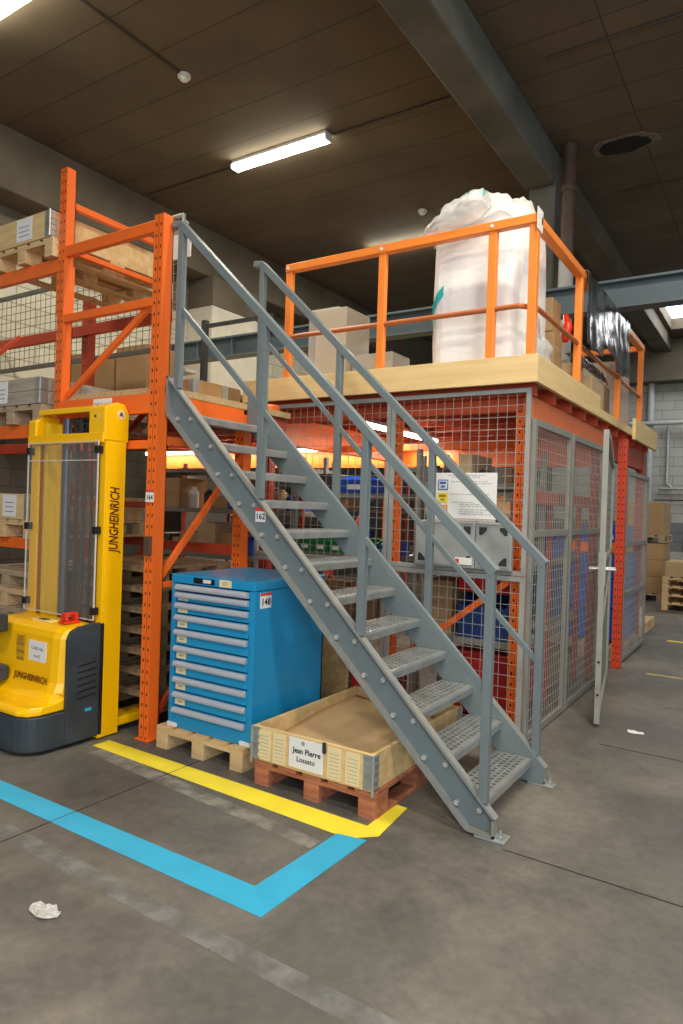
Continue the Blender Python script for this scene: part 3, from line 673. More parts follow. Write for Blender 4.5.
# guard rail
gr = thing('guard_rail', 'orange steel guard rail around the mezzanine edge', 'railing', (-1.5, 4.65, 2.55))
RY = 4.63
for x in (-3.615, -2.70, -1.80, ): obj('post', MB().box(x-.03, x+.03, RY-.0, RY+.05, 2.585, 3.655), RAILO, gr, bevel=.004)
for y in (4.63, 5.86, 7.50, 8.78): obj('post', MB().box(-1.535, -1.475, y, y+.055, 2.585, 3.655), RAILO, gr, bevel=.004)
obj('top_rail', MB().box(-3.645, -1.475, RY-.012, RY+.055, 3.60, 3.665), RAILO, gr, bevel=.006)
obj('top_rail', MB().box(-1.54, -1.47, RY+.056, 8.84, 3.60, 3.665), RAILO, gr, bevel=.006)
obj('top_rail', MB().box(-2.2, -1.54, 8.78, 8.84, 3.60, 3.66), RAILO, gr, bevel=.006)
obj('middle_rail', MB().tube([(-3.62, RY+.02, 3.05), (-1.60, RY+.02, 3.05), (-1.505, RY+.12, 3.05), (-1.505, 8.8, 3.05)], .019, 10), mat('rail_brown_orange', (.50, .14, .04), .45), gr)
for x in (-3.615, -2.70, -1.80): obj('bolt', MB().tube([(x, RY-.02, 3.63), (x, RY-.011, 3.63)], .013, 8), WHITEP, gr)
obj('corner_plate', MB().box(-1.474, -1.470, 4.60, 4.72, 3.55, 3.70), WHITEP, gr)

# ------------------------------------------------------------------ mesh cage
def mesh_panel(axis, c, a0, a1, z0, z1, label, fm=FRAMEG, sv=.07, shz=.085, mids=(), w=.035, d=.03, wire=.0034, top=True, wm=WIRE):
    """framed wire panel; axis 'x' = spans X at Y=c, axis 'y' = spans Y at X=c"""
    def bx(s, p0, p1, q0, q1, zz0, zz1):
        return s.box(p0, p1, q0, q1, zz0, zz1) if axis == 'x' else s.box(q0, q1, p0, p1, zz0, zz1)
    loc = ((a0+a1)/2, c, z0) if axis == 'x' else (c, (a0+a1)/2, z0)
    t = thing('mesh_panel', label, 'mesh panel', loc)
    f = MB()
    bx(f, a0, a0+w, c-d/2, c+d/2, z0, z1); bx(f, a1-w, a1, c-d/2, c+d/2, z0, z1)
    bx(f, a0+w, a1-w, c-d/2, c+d/2, z1-w, z1); bx(f, a0+w, a1-w, c-d/2, c+d/2, z0, z0+w)
    for z in mids: bx(f, a0+w, a1-w, c-d/2, c+d/2, z-w/2, z+w/2)
    obj('frame', f, fm, t, bevel=.002)
    q = MB(); h = wire/2; n = max(1, round((a1-a0-2*w)/sv))
    for i in range(1, n): a = a0+w+(a1-a0-2*w)*i/n; bx(q, a-h, a+h, c-h, c+h, z0+w, z1-w)
    n = max(1, round((z1-z0-2*w)/shz))
    for i in range(1, n): z = z0+w+(z1-z0-2*w)*i/n; bx(q, a0+w, a1-w, c-h-wire, c-h, z-h, z+h)
    obj('wire_mesh', q, wm, t)
    return t
mesh_panel('x', 4.66, -3.92, -2.585, 1.17, 2.475, 'mesh panel of the cage front, upper left one')
mesh_panel('x', 4.66, -2.58, -1.49, 1.17, 2.475, 'mesh panel of the cage front behind the white notice', w=.032)
mesh_panel('x', 4.66, -3.92, -2.585, .02, 1.165, 'mesh panel of the cage front, lower left one behind the treads')
mesh_panel('x', 4.66, -2.58, -1.49, .02, 1.165, 'mesh panel of the cage front under the grey covers')
side_mid = (1.465, .72)
mesh_panel('y', -1.48, 4.70, 5.68, .01, 2.27, 'mesh panel of the cage side nearest to the stairs', FRAMED, .05, .075, (1.465,), w=.05)
mesh_panel('y', -1.48, 5.72, 6.86, .01, 2.27, 'mesh panel of the cage side next to the open gate', FRAMED, .05, .075, (1.465,), w=.05)
mesh_panel('y', -1.47, 8.0, 9.42, .02, 2.12, 'far mesh panel beyond the gate opening', FRAMED, .06, .08, (1.3, .75), w=.05)
mesh_panel('x', 4.9, -8.85, -5.5, 3.16, 4.12, 'wide wire mesh guard behind the rack in front of cream wall', mat('dark_frame', (.09, .09, .085), .5), .10, .10, (), w=.05, wm=mat('dark_wire', (.07, .07, .06), .5), wire=.005)
mesh_panel('x', 4.35, -4.84, -4.60, 2.39, 4.20, 'narrow tall wire panel with bare top behind the orange upright', GALV, .05, .085, (), w=.022)
tag(obj('tube_bracket', MB().tube([(-4.84, 4.40, 4.02), (-4.61, 4.40, 4.14)], .018, 8), GALV), 'short galvanised tube above the narrow wire panel', 'tube')
# open gate leaf
gt = thing('gate', 'open grey mesh gate leaf seen nearly edge-on with chrome handles', 'gate', (-1.15, 5.42, 0))
GA, GB = V((-1.15, 5.42, 0)), V((-1.425, 7.03, 0)); gd = (GB-GA).normalized(); gn = V((gd.y, -gd.x, 0))
f = MB()
def gp(s, z): q = GA+gd*s; return (q.x, q.y, z)
LG = (GB-GA).length
f.bar(gp(.03, .03), gp(.03, 2.26), .04, .06, up=gd).bar(gp(LG-.03, .03), gp(LG-.03, 2.11), .04, .06, up=gd)
f.bar(gp(.03, 2.24), gp(LG*.35, 2.24), .04, .05).bar(gp(LG*.3, 2.24), gp(LG-.03, 2.09), .04, .05).bar(gp(.03, .10), gp(LG-.03, .10), .04, .05).bar(gp(.03, 1.27), gp(LG-.03, 1.27), .04, .04).bar(gp(.05, .72), gp(LG-.03, 1.1), .03, .04)
obj('frame', f, mat('gate_grey', (.30, .30, .27), .5, var=.08), gt)
q = MB()
for i in range(1, 30): q.bar(gp(LG*i/30, .1), gp(LG*i/30, 2.08), .003, .003, up=gd)
for i in range(1, 26): q.bar(gp(.03, .1+2.04*i/26), gp(LG-.03, .1+2.04*i/26), .003, .003)
obj('wire_mesh', q, mat('gate_wire', (.12, .12, .11), .5), gt)
for s in (-1, 1):
    a = V(gp(.06, 1.2)); b = a+gd*.14
    obj('handle', MB().tube([a+gn*.02*s, a+gn*.09*s, b+gn*.09*s, b+gn*.02*s], .010, 8), GALV, gt, label='chrome gate handle')
obj('lock', MB().bar(gp(.035, 1.08), gp(.035, 1.33), .05, .055, up=gd), GALV, gt)
for z in (.25, .5): obj('bolt', MB().tube([V(gp(.0, z))-gd*.006, V(gp(.0, z))+gd*.004], .010, 8), BLACK, gt)
# notice board and covers on the mesh
nb = thing('notice_board', 'white notice with blue and yellow pictograms hung on the mesh', 'notice', (-1.95, 4.63, 1.55))
obj('board', MB().box(-2.185, -1.705, 4.625, 4.635, 1.555, 1.885), WHITE, nb, bevel=.002)
obj('bottom_rail', MB().box(-2.18, -1.71, 4.615, 4.636, 1.538, 1.553), mat('board_rail', (.55, .5, .45), .4), nb)
for z, m, m2, lb in ((1.795, BLUEINK, WHITE, 'blue framed pictogram'), (1.70, YELINK, YELINK, 'yellow pictogram'), (1.61, REDINK, YELINK, 'red framed yellow pictogram')):
    obj('pictogram', MB().box(-2.155, -2.075, 4.6235, 4.6248, z-.035, z+.04), m, nb, label=lb)
    obj('pictogram_field', MB().box(-2.148, -2.082, 4.622, 4.6234, z-.028, z+.033), m2, nb)
    obj('pictogram_mark', MB().box(-2.142, -2.09, 4.6205, 4.6218, z+.008, z+.026).box(-2.13, -2.10, 4.6205, 4.6218, z-.018, z-.004), BLUEINK if m is BLUEINK else BROWNINK, nb)
g = MB()
for (x0, x1, z) in ((-2.08, -1.79, 1.868), (-2.04, -1.83, 1.855), (-2.05, -1.77, 1.822), (-1.88, -1.74, 1.808), (-2.05, -1.76, 1.73), (-2.05, -1.87, 1.672), (-1.98, -1.82, 1.658), (-1.98, -1.80, 1.644), (-1.98, -1.75, 1.62), (-1.98, -1.80, 1.604), (-1.98, -1.74, 1.588)):
    x = x0
    while x < x1:
        w = random.uniform(.012, .04); g.box(x, min(x+w, x1), 4.6238, 4.6248, z-.002, z+.002); x += w+.008
obj('printed_lines', g, GREYINK, nb)
for i, (x0, x1) in enumerate(((-2.315, -1.845), (-1.84, -1.575))):
    t = thing('cover_panel', ('wide' if i == 0 else 'narrow')+' grey metal cover with corner cut-outs hung on the mesh', 'panel', ((x0+x1)/2, 4.61, 1.20))
    obj('plate', MB().box(x0, x1, 4.595, 4.64, 1.20, 1.535), CLOCK, t, bevel=.006)
    obj('recess_edge', MB().box(x0+.015, x1-.015, 4.591, 4.5945, 1.215, 1.22).box(x0+.015, x1-.015, 4.591, 4.5945, 1.515, 1.52), FRAMED, t)
    for cx, sx in ((x0+.03, 1), (x1-.03, -1)):
        for cz, sz in ((1.235, 1), (1.50, -1)):
            if (i == 0 and sx > 0 and sz < 0): continue
            obj('corner_cutout', MB().prism([(cx, cz), (cx+sx*.055, cz), (cx+sx*.055, cz+sz*.02), (cx+sx*.02, cz+sz*.055), (cx, cz+sz*.055)], 'y', 4.5915, 4.5945), DARKST, t)
    if i == 0:
        obj('sticker', MB().box(-1.99, -1.86, 4.589, 4.5945, 1.225, 1.275), WHITE, t)
        obj('sticker_mark', MB().box(-1.985, -1.955, 4.588, 4.5888, 1.235, 1.265), REDINK, t)
tb = thing('spray_bottle', 'small white bottle standing behind the corner of the cage', 'bottle', (-1.62, 5.15, 1.235))

obj('bottle_body', lathe(-1.62, 5.15, [(.001, 1.236), (.035, 1.236), (.036, 1.34), (.014, 1.37), (.012, 1.385), (.001, 1.385)], 16), WHITEP, tb, smooth=True)
obj('cap', lathe(-1.62, 5.15, [(.001, 1.385), (.016, 1.385), (.010, 1.425), (.001, 1.425)], 12), WHITEP, tb)

# ------------------------------------------------------------------ shelving under the mezzanine
def shelf_unit(x0, x1, y0, y1, levels, label, h=2.1, m=FRAMED, sm=None, back=False):
    t = thing('shelving_unit', label, 'shelf', ((x0+x1)/2, (y0+y1)/2, 0))
    for x in (x0, x1-.04):
        for y in (y0, y1-.04): obj('upright', MB().box(x, x+.04, y, y+.04, 0, h), m, t)
    for z in levels: obj('shelf', MB().box(x0+.002, x1-.002, y0-.01, y1, z-.05, z), sm or GREYSH, t, bevel=.004)
    if back: obj('back_panel', MB().box(x0, x1, y1, y1+.01, .05, h), DARKST, t)
    return t
GREYSH = mat('shelf_grey', (.22, .225, .20), .5, var=.1, scale=5)
WOODSH = mat('shelf_board', (.30, .24, .16), .8, var=.1)
GOODS = {'n': 0}
def fill(x0, x1, y0, y1, z, zmax, mix, where, dens=1, mindw=.10, maxdw=.32):
    x = x0+.03
    while x < x1-.09:
        w = min(random.uniform(mindw, maxdw), x1-.02-x)
        if w < .07: break
        if random.random() < dens:
            h = random.uniform(.35, .95)*(zmax-z-.06); d = random.uniform(.6, .95)*(y1-y0)
            k = random.choice(mix); g = f'goods on {where}'
            yy = y0+random.uniform(.0, .05)
            if k == 'card': simple_box(x, x+w, yy, yy+d, z+.001, z+h, f'brown carton on {where}', random.choice((CARD, CARD2, CARD3)), g)
            elif k == 'dark': tag(obj('parts_case', MB().box(x, x+w, yy, yy+d, z+.001, z+h*.8), ITEMD, bevel=.01), f'dark parts case on {where}', 'case', g)
            elif k == 'blue': bin_(x, x+w, yy, yy+d, z+.001, z+min(h, .2), BLUEP, f'blue plastic bin on {where}', g)
            elif k == 'green': bin_(x, x+w, yy, yy+d, z+.001, z+min(h, .16), GREENP, f'green plastic bin on {where}', g)
            elif k == 'cyl':
                r = min(w/2, .06); tag(obj('canister', lathe(x+w/2, yy+.1, [(.001, z+.001), (r, z+.001), (r, z+h*.7), (r*.5, z+h*.8), (r*.5, z+h*.88), (.001, z+h*.88)], 14), random.choice((WHITEP, ITEMD, GREYSH, CARD2)), smooth=False), f'small canister on {where}', 'canister', g)
            elif k == 'red': tag(obj('parts_case', MB().box(x, x+w, yy, yy+d, z+.001, z+h), REDP, bevel=.01), f'red metal case on {where}', 'case', g)
        x += w+.012
# unit right behind the front mesh, right half
shelf_unit(-2.52, -1.63, 4.98, 5.55, (.63, 1.20, 1.83), 'grey shelving behind the cage front under the white notice')
fill(-2.5, -1.65, 5.0, 5.5, 1.83, 2.15, ['cyl', 'cyl', 'card', 'dark'], 'the top shelf behind the white notice', .8, .07, .16)
fill(-2.5, -1.65, 5.0, 5.5, 1.20, 1.75, ['dark', 'card', 'cyl'], 'the middle shelf behind the grey covers', .95)
tag(obj('parts_case', MB().box(-2.14, -1.72, 5.02, 5.5, .98, 1.14), REDP, bevel=.01), 'red case on top of the blue crate behind the mesh', 'case')
bin_(-2.12, -1.74, 5.0, 5.5, .632, .975, BLUED, 'dark blue crate on the low shelf behind the diagonal brace', lab=False)
simple_box(-2.48, -2.2, 5.05, 5.5, .631, 1.05, 'brown carton left of the dark blue crate behind the mesh', CARD)
tag(obj('red_drum_case', MB().box(-2.2, -1.68, 5.05, 5.5, .03, .52), REDP, bevel=.02), 'large dark red case on the floor behind the cage front', 'case')
# left half
shelf_unit(-3.87, -2.75, 5.12, 5.65, (.62, 1.20, 1.74), 'grey shelving behind the cage front left of the orange post')
for k in range(5): bin_(-3.78+k*.17, -3.63+k*.17, 5.12, 5.45, 1.201, 1.34, GREENP, f'green bin on the shelf behind the treads, {["first", "second", "third", "fourth", "fifth"][k]} from left')
bin_(-2.92, -2.80, 5.12, 5.45, 1.201, 1.33, BLUEP, 'small blue bin right of the row of green bins')
bin_(-3.36, -2.93, 5.1, 5.55, 1.741, 1.90, BLUEP, 'wide blue bin on the upper shelf seen between stair posts')
fill(-3.85, -3.38, 5.14, 5.6, 1.74, 2.1, ['dark', 'cyl', 'card'], 'the upper shelf left of the wide blue bin')
fill(-3.85, -2.77, 5.14, 5.6, .62, 1.15, ['card', 'dark', 'card'], 'the low shelf behind the treads')
fill(-3.85, -2.77, 5.14, 5.6, .0, .55, ['red', 'card', 'dark'], 'the floor under the shelving behind the treads')
# side: rack along the cage side
shelf_unit(-2.35, -1.66, 5.85, 6.86, (.66, 1.22), 'deep shelving with board decks behind the cage side mesh', m=DRED, sm=WOODSH, h=1.8)
obj_b = tag(obj('rack_beam', MB().box(-1.63, -1.595, 4.88, 6.88, 1.68, 1.79), DRED, bevel=.004), 'dark red horizontal beam behind the cage side mesh', 'beam')
bin_(-2.3, -1.72, 6.1, 6.7, 1.221, 1.42, BLUEP, 'large blue bin on the upper deck behind the side mesh')
fill(-2.3, -1.7, 5.88, 6.08, 1.22, 1.55, ['card', 'cyl', 'red'], 'the upper deck edge near the white bottle', 1, .08, .14)
tag(obj('red_drum_case', MB().box(-2.2, -1.72, 5.62, 6.1, .02, .55), REDP, bevel=.03), 'bright red case on the floor behind the cage side mesh', 'case')
simple_box(-2.3, -1.75, 6.2, 6.8, .02, .35, 'low dark carton on the floor behind the side mesh', CARD3)
tag(obj('storage_crate', MB().box(-2.3, -1.72, 6.15, 6.75, .662, 1.13), BLUED, bevel=.02), 'dark blue closed crate on the lower deck behind side mesh', 'crate')
# beyond the opening
for k, (z0, z1) in enumerate(((.16, .52), (.53, .87), (.88, 1.17))):
    t = thing('storage_crate', f'blue crate stacked in the gate opening, {["lowest", "middle", "topmost"][k]} of three', 'crate', (-1.9, 8.7, z0))
    cr = MB().box(-2.25, -1.53, 8.42, 9.15, z0, z1); obj('crate_body', cr, BLUEP, t, bevel=.015)
    rb = MB()
    for q in range(6): rb.box(-2.20+q*.12, -2.18+q*.12, 8.412, 8.42, z0+.03, z1-.04)
    rb.box(-2.26, -1.52, 8.405, 9.16, z1-.03, z1-.001); obj('rib', rb, BLUEP, t)
place_pallet('old', (-2.31, 8.06, 0.0), 'dark pallet under the blue crates in the gate opening')
tag(obj('rack_beam', MB().box(-2.6, -1.52, 8.40, 8.46, 1.18, 1.30), ORANGE, bevel=.004), 'orange beam above the blue crates in the gate opening', 'beam')
bin_(-2.05, -1.54, 8.41, 8.9, 1.301, 1.50, BLUEP, 'blue bin with white label above the stacked blue crates')
shelf_unit(-6.4, -4.1, 5.6, 6.2, (.5, 1.05, 1.55, 2.0), 'dim shelving seen behind the rack and the mast', m=DRED)
fill(-6.35, -4.15, 5.6, 6.1, 1.55, 2.0, ['dark', 'card', 'blue', 'cyl'], 'the third shelf of the dim shelving', .9)
fill(-6.35, -4.15, 5.6, 6.1, 1.05, 1.5, ['card', 'card', 'blue', 'dark'], 'the second shelf of the dim shelving', .9)
fill(-6.35, -4.15, 5.6, 6.1, .5, 1.0, ['card', 'dark', 'red'], 'the low shelf of the dim shelving', .9)
shelf_unit(-7.6, -4.3, 8.3, 8.9, (.55, 1.1, 1.6, 2.05), 'farther dim shelving row under the mezzanine', m=DRED)
fill(-7.55, -4.35, 8.3, 8.8, 1.6, 2.05, ['dark', 'card', 'cyl'], 'the third shelf of the farther row', .85)
fill(-7.55, -4.35, 8.3, 8.8, 1.1, 1.55, ['blue', 'card', 'dark'], 'the second shelf of the farther row', .85)
shelf_unit(-3.9, -2.6, 7.7, 8.3, (.55, 1.1, 1.6), 'dim shelving behind the stair treads at the back', m=DRED)
fill(-3.85, -2.65, 7.7, 8.2, 1.6, 2.05, ['dark', 'card', 'cyl'], 'the top shelf of the back unit', .9)
fill(-3.85, -2.65, 7.7, 8.2, 1.1, 1.55, ['dark', 'card', 'red'], 'the middle shelf of the back unit', .9)
fill(-3.85, -2.65, 7.7, 8.2, .55, 1.05, ['card', 'dark'], 'the low shelf of the back unit', .9)
# osb board and red box behind the drawer cabinet
OSB = mat('osb_board', (.40, .24, .09), .8, col2=(.62, .42, .19), scale=26, bump=.3)
tag(obj('osb_board', MB().box(-2.98, -2.70, 4.30, 4.33, 0, .72), OSB, bevel=.002), 'upright chipboard piece behind the blue drawer cabinet', 'board')
tag(obj('red_board', MB().box(-2.69, -2.35, 4.36, 4.40, 0, .50), REDP, bevel=.005), 'dark red panel standing right of the upright chipboard', 'panel')

# lamps under the deck
def tube_lamp(a, b, label, group, p=10):
    a = V(a); b = V(b); t = thing('tube_lamp', label, 'lamp', tuple((a+b)/2), group); d = (b-a).normalized(); up = V((0, 0, 1))
    obj('housing', MB().bar(a+up*.028, b+up*.028, .07, .025), WHITEP, t); obj('tube', MB().tube([a, b], .026, 10), TUBEM, t)
    l = area('tube_light', tuple((a+b)/2-up*.03), (b-a).length if abs(d.x) > .5 else .06, .06 if abs(d.x) > .5 else (b-a).length, p, parent=t)
    return t
tube_lamp((-3.17, 5.25, 2.36), (-3.19, 6.75, 2.36), 'bright tube lamp under the deck running away behind the mesh', None, 14)
tube_lamp((-3.0, 7.5, 2.36), (-2.95, 8.3, 2.36), 'bright tube lamp farther under the deck near the cage side', None, 6)
for k, x in enumerate((-8.3, -7.2, -6.1, -5.0)):
    tube_lamp((x, 7.22, 2.345), (x+1.0, 7.22, 2.345), f'glowing tube of the row far under the deck, {["first", "second", "third", "fourth"][k]} from left', 'tube lamps in a row under the deck', 6)
tube_lamp((-8.3, 5.0, 2.20), (-6.9, 5.0, 2.20), 'glowing tube lamp behind the leftmost collar boxes', None, 9)
tube_lamp((-3.7, 7.2, 2.345), (-3.3, 7.2, 2.345), 'short glowing tube right of the row under the deck', None, 6)

# ------------------------------------------------------------------ goods on the mezzanine
DZ = 2.582
# big white bag
bag = thing('wrapped_load', 'tall load in a bulging white plastic bag at the mezzanine corner', 'wrapped load', (-2.15, 5.3, DZ))
def bagf(u, v):
    a = 2*PI*u; ca, sa = math.cos(a), math.sin(a); e = .42
    rx, ry = .375, .34
    z = DZ+1.36*v; k = 1+.03*math.sin(v*PI)-.02*v
    if v > .93: k *= math.sqrt(max(0, 1-((v-.93)/.072)**2))
    n = noise.noise(V((ca*2.2, sa*2.2, v*1.5)))*.025+noise.noise(V((ca*9, sa*9, v*1.6)))*.014+abs(noise.noise(V((ca*5+v*3, sa*5, v*6))))*.018
    return V((-2.02+rx*math.copysign(abs(ca)**e, ca)*(k+n), 5.18+ry*math.copysign(abs(sa)**e, sa)*(k+n), z))
obj('bag', MB().grid(bagf, 110, 70, True), WHITEBAG, bag, smooth=True)
def cr(p, f): return abs(noise.noise(p*f))*2-.3
def topf(u, v):
    a = 2*PI*u; r = .02+.98*v; ca, sa = math.cos(a), math.sin(a)
    k = 1+.14*noise.noise(V((ca*2, sa*2, 5)))
    x = -2.05+.43*r*k*ca; y = 5.14+.42*r*k*sa
    z = 4.03-.16*r**5+.08*noise.noise(V((x*4.5, y*4.5, 1)))+.022*cr(V((x, y, v)), 12)
    if v > .8: z -= (v-.8)*.55
    return V((x, y, z))
obj('film_hood', MB().grid(topf, 90, 40, True), POLY, bag, smooth=True, solid=.002, label='clear plastic hood')
def flapf(u, v):
    a = 2*PI*u; ca, sa = math.cos(a), math.sin(a); r = (.04+.96*math.sin(min(1, v*1.35)*PI/2)**.7)*(1 if v < .85 else 1-(v-.85)*2)
    x = -2.37+.50*v+.012*noise.noise(V((a, v*8, 0)))
    y = 4.68+.13*r*ca+.02*noise.noise(V((ca*3, v*9, 2))); z = 3.70+.16*v+.085*r*sa+.02*cr(V((ca, sa, v*2)), 3)
    return V((x, y, z))
obj('film_flap', MB().grid(flapf, 40, 36, True), FLAP, bag, smooth=True, label='clear film wrapped over the orange top rail')
def sidef(u, v):
    y = 4.90+.50*u; z = DZ+.02+.62*v-.30*u*v; x = -1.60+.07*math.sin(u*5+v*2)*.5+.05*(1-v)+.03*noise.noise(V((u*6, v*6, 7)))
    return V((x, y, z))
obj('film_skirt', MB().grid(sidef, 16, 16), POLY, bag, smooth=True, solid=.002)
def patch(f, u0, u1, v0, v1, off, skew=0):
    return MB().grid(lambda a, b: f(u0+(u1-u0)*a, v0+(v1-v0)*b+skew*a)+V(off), 14, 10)
obj('cyan_tape', patch(bagf, .612, .70, .40, .46, (-.002, -.014, 0), .10), GREEN_C, bag, smooth=True)
obj('cyan_tape', patch(bagf, .605, .632, .34, .47, (-.010, -.010, 0)), GREEN_C, bag, smooth=True)
obj('cyan_tape', patch(topf, .60, .80, .30, .62, (0, 0, .008), .12), GREEN_C, bag, smooth=True)
# cartons left of the bag
nm = ['lowest', 'second from bottom', 'third from bottom', 'topmost']
for k in range(3): carton(-2.90, -2.50, 5.75, 6.05, DZ+.13*k+.03*0, DZ+.13*(k+1)-.003, f'flat carton stacked left of the white bag, {nm[k] if k < 2 else "topmost"}', CARD2)
for k in range(2): carton(-2.48, -2.30, 5.85, 6.1, DZ+.2*k, DZ+.2*(k+1)-.003, f'carton half behind the white bag, {"lower" if k == 0 else "upper"}', CARD2)
w1 = thing('wrapped_carton_stack', 'tall film-wrapped carton stack right of the left guard rail post', 'wrapped cartons', (-4.5, 6.6, DZ))
for k in range(3): obj('carton', MB().box(-4.70, -4.30, 6.6, 7.1, DZ+.44*k, DZ+.44*(k+1)-.004), CARD2, w1, bevel=.008)
obj('carton', MB().box(-5.10, -4.72, 6.7, 7.1, DZ, DZ+.62), CARD, w1, bevel=.008); obj('film', MB().box(-4.715, -4.285, 6.585, 7.11, DZ, DZ+1.34), WRAP, w1, bevel=.01)
obj('film', MB().box(-4.95, -4.50, 6.75, 7.0, DZ+.65, DZ+1.42), WRAP, w1, bevel=.03)
w2 = thing('wrapped_carton_stack', 'low film-wrapped carton stack left of the middle rail post', 'wrapped cartons', (-4.0, 6.9, DZ))
obj('carton', MB().box(-4.24, -4.0, 6.7, 7.1, DZ, DZ+.78), CARD, w2, bevel=.008); obj('carton', MB().box(-3.98, -3.74, 6.7, 7.1, DZ, DZ+.68), CARD2, w2, bevel=.008)
obj('film', MB().box(-4.255, -3.725, 6.685, 7.11, DZ, DZ+.79), WRAP, w2, bevel=.01)
carton(-5.9, -5.62, 6.4, 6.8, DZ, DZ+.38, 'rounded brown carton behind the far stair handrail', CARD)
tag(obj('rack_upright', MB().box(-6.35, -6.28, 6.35, 6.42, DZ, 3.95).box(-6.28, -5.2, 6.37, 6.40, 3.85, 3.90), DARKST, bevel=.003), 'black upright with arm standing on the deck before the column', 'post')
tag(obj('bracket', MB().box(-7.9, -7.5, 7.2, 7.45, 3.55, 3.60).box(-7.8, -7.7, 7.25, 7.35, 2.6, 3.55), PALEPIPE, bevel=.003), 'pale bracket under the left end of the steel beam', 'bracket')
for k in range(5):
    x = -8.25+k*.6; carton(x, x+.56, 5.6, 6.1, DZ, DZ+(.92-.06*(k % 2) if k < 3 else .26), f'brown carton along the mesh guard, {["first", "second", "third", "fourth", "fifth"][k]} from left', CARD3 if k < 3 else CARD)
# right side goods
carton(-1.95, -1.62, 5.60, 5.84, DZ, DZ+.52, 'brown carton at the corner right of the white bag, lower', CARD)
carton(-1.97, -1.64, 5.60, 5.84, DZ+.525, DZ+.80, 'brown carton at the corner right of the white bag, upper', CARD)
tag(obj('red_bundle', MB().tube([(-1.62, 5.90, DZ+.50), (-1.60, 5.92, DZ+.62), (-1.63, 5.94, DZ+.74)], [.03, .045, .02], 10), RED, smooth=True), 'red and white bundle beside the corner cartons', 'bundle')
carton(-1.98, -1.58, 6.0, 6.42, DZ, DZ+.34, 'brown carton behind the side fascia board', CARD2)
carton(-1.95, -1.52, 6.50, 6.98, DZ, DZ+.30, 'pale carton at the open deck edge under black film', CARD2, lab=True)
carton(-1.95, -1.56, 7.02, 7.45, DZ, DZ+.34, 'dark carton at the open deck edge before third post', CARD3)
def bf(u, v, y0=5.93, y1=7.75, x=-1.450, z0=3.674, dz=.62, ph=0):
    y = y0+(y1-y0)*u
    if v < .12: xx = x-.11*(1-v/.12); z = z0+.008*abs(math.sin(u*30))
    else:
        k = (v-.12)/.88; z = z0-dz*k*(1+.02*math.sin(u*11+ph)-.16*(.33 < u < .6)); xx = x+.014*k+.007*math.sin(u*26+3*math.sin(u*9)+ph)*(.4+k)+.010*noise.noise(V((u*14, k*4, ph)))
    return V((xx, y, z))
tag(obj('black_film_sheet', MB().grid(bf, 90, 24), BLACKFILM, smooth=True, solid=.003), 'shiny black plastic sheet draped over the side guard rail', 'plastic sheet')
tag(obj('black_film_sheet', MB().grid(lambda u, v: bf(u, v, 6.15, 7.4, -1.575, 3.04, .09, 2), 60, 18), BLACKFILM, smooth=True, solid=.003), 'bunched black plastic sheet below the draped one', 'plastic sheet')
w3 = thing('wrapped_load', 'pale film-wrapped load at the far end of the side rail', 'wrapped load', (-1.75, 8.3, DZ))
def w3f(u, v):
    a = 2*PI*u; ca, sa = math.cos(a), math.sin(a); e = .4; k = 1+.05*noise.noise(V((ca*4, sa*4, v*5)))
    if v > .93: k *= (1-v)/.07*.9+.1
    return V((-1.78+.20*k*math.copysign(abs(ca)**e, ca), 8.28+.38*k*math.copysign(abs(sa)**e, sa), DZ+.78*v))
obj('load', MB().grid(w3f, 48, 24, True), mat('pale_wrapped', (.48, .40, .33), .3, var=.25, scale=7, bump=.4, bscale=12), w3, smooth=True)
obj('film', MB().grid(lambda u, v: (lambda p: V((-1.78+(p.x+1.78)*1.05, 8.28+(p.y-8.28)*1.03, p.z+.01)))(w3f(u, v)), 48, 24, True), WRAP, w3, smooth=True)

# ------------------------------------------------------------------ far wall things
def pipe(pts, r, label, m=GALV): return tag(obj('wall_pipe', MB().tube(pts, r, 12), m, smooth=False), label, 'pipe')
pipe([(-3.10, 19.85, 1.5), (-3.10, 19.85, 5.3)], .085, 'thick pale vertical pipe on the far block wall', PALEPIPE)
pipe([(-3.6, 19.7, 4.13), (1, 19.7, 4.13)], .06, 'pale horizontal pipe high on the far block wall', PALEPIPE)
pipe([(-2.66, 19.9, 4.07), (-2.66, 19.9, 2.55), (-2.55, 19.9, 2.43)], .04, 'thin vertical pipe on the far block wall')
pipe([(-2.85, 19.88, 2.40), (0, 19.88, 2.40)], .035, 'thin horizontal pipe halfway up the far block wall')
pipe([(-2.95, 19.9, 2.1), (0, 19.9, 2.1)], .018, 'dark cable along the far block wall', DARKST)
for k, z in enumerate((3.35, 1.85, .80)): tag(obj('wall_sign', MB().box(-2.22, -1.7, 19.95, 19.98, z, z+.24), mat('dark_sign', (.01, .03, .04), .5)), f'small dark sign on the far wall, {["upper", "middle", "lower"][k]} one', 'sign')
place_pallet('old', (-2.75, 14.5, 0), 'dark pallet under the tall far carton stack')
place_pallet('old', (-2.75, 14.5, 1.13), 'pallet between the two tiers of the far carton stack')
for t_ in range(2):
    z = .146+t_*1.13
    for k in range(3 if t_ == 0 else 2):
        h = .325
        carton(-2.74, -1.96, 14.52, 15.4, z+k*h, z+(k+1)*h-.004, f'brown carton of the far stack, {["lowest", "second", "third"][k]} of the {["lower", "upper"][t_]} tier', CARD)
for k in range(4): place_pallet('pine', (-1.78, 13.2, .146*k), f'yellowish pallet of the far stack at the right edge, {["lowest", "second", "third", "topmost"][k]}')
carton(-1.75, -1.1, 13.3, 14.1, .585, .85, 'brown carton on the yellowish pallet stack', CARD2)
place_pallet('old', (-2.0, 15.9, 0), 'low dark pallet behind the yellowish pallet stack')
place_pallet('pine', (-2.38, 9.9, 0), 'pine pallet under the clear plastic heap beyond the cage')
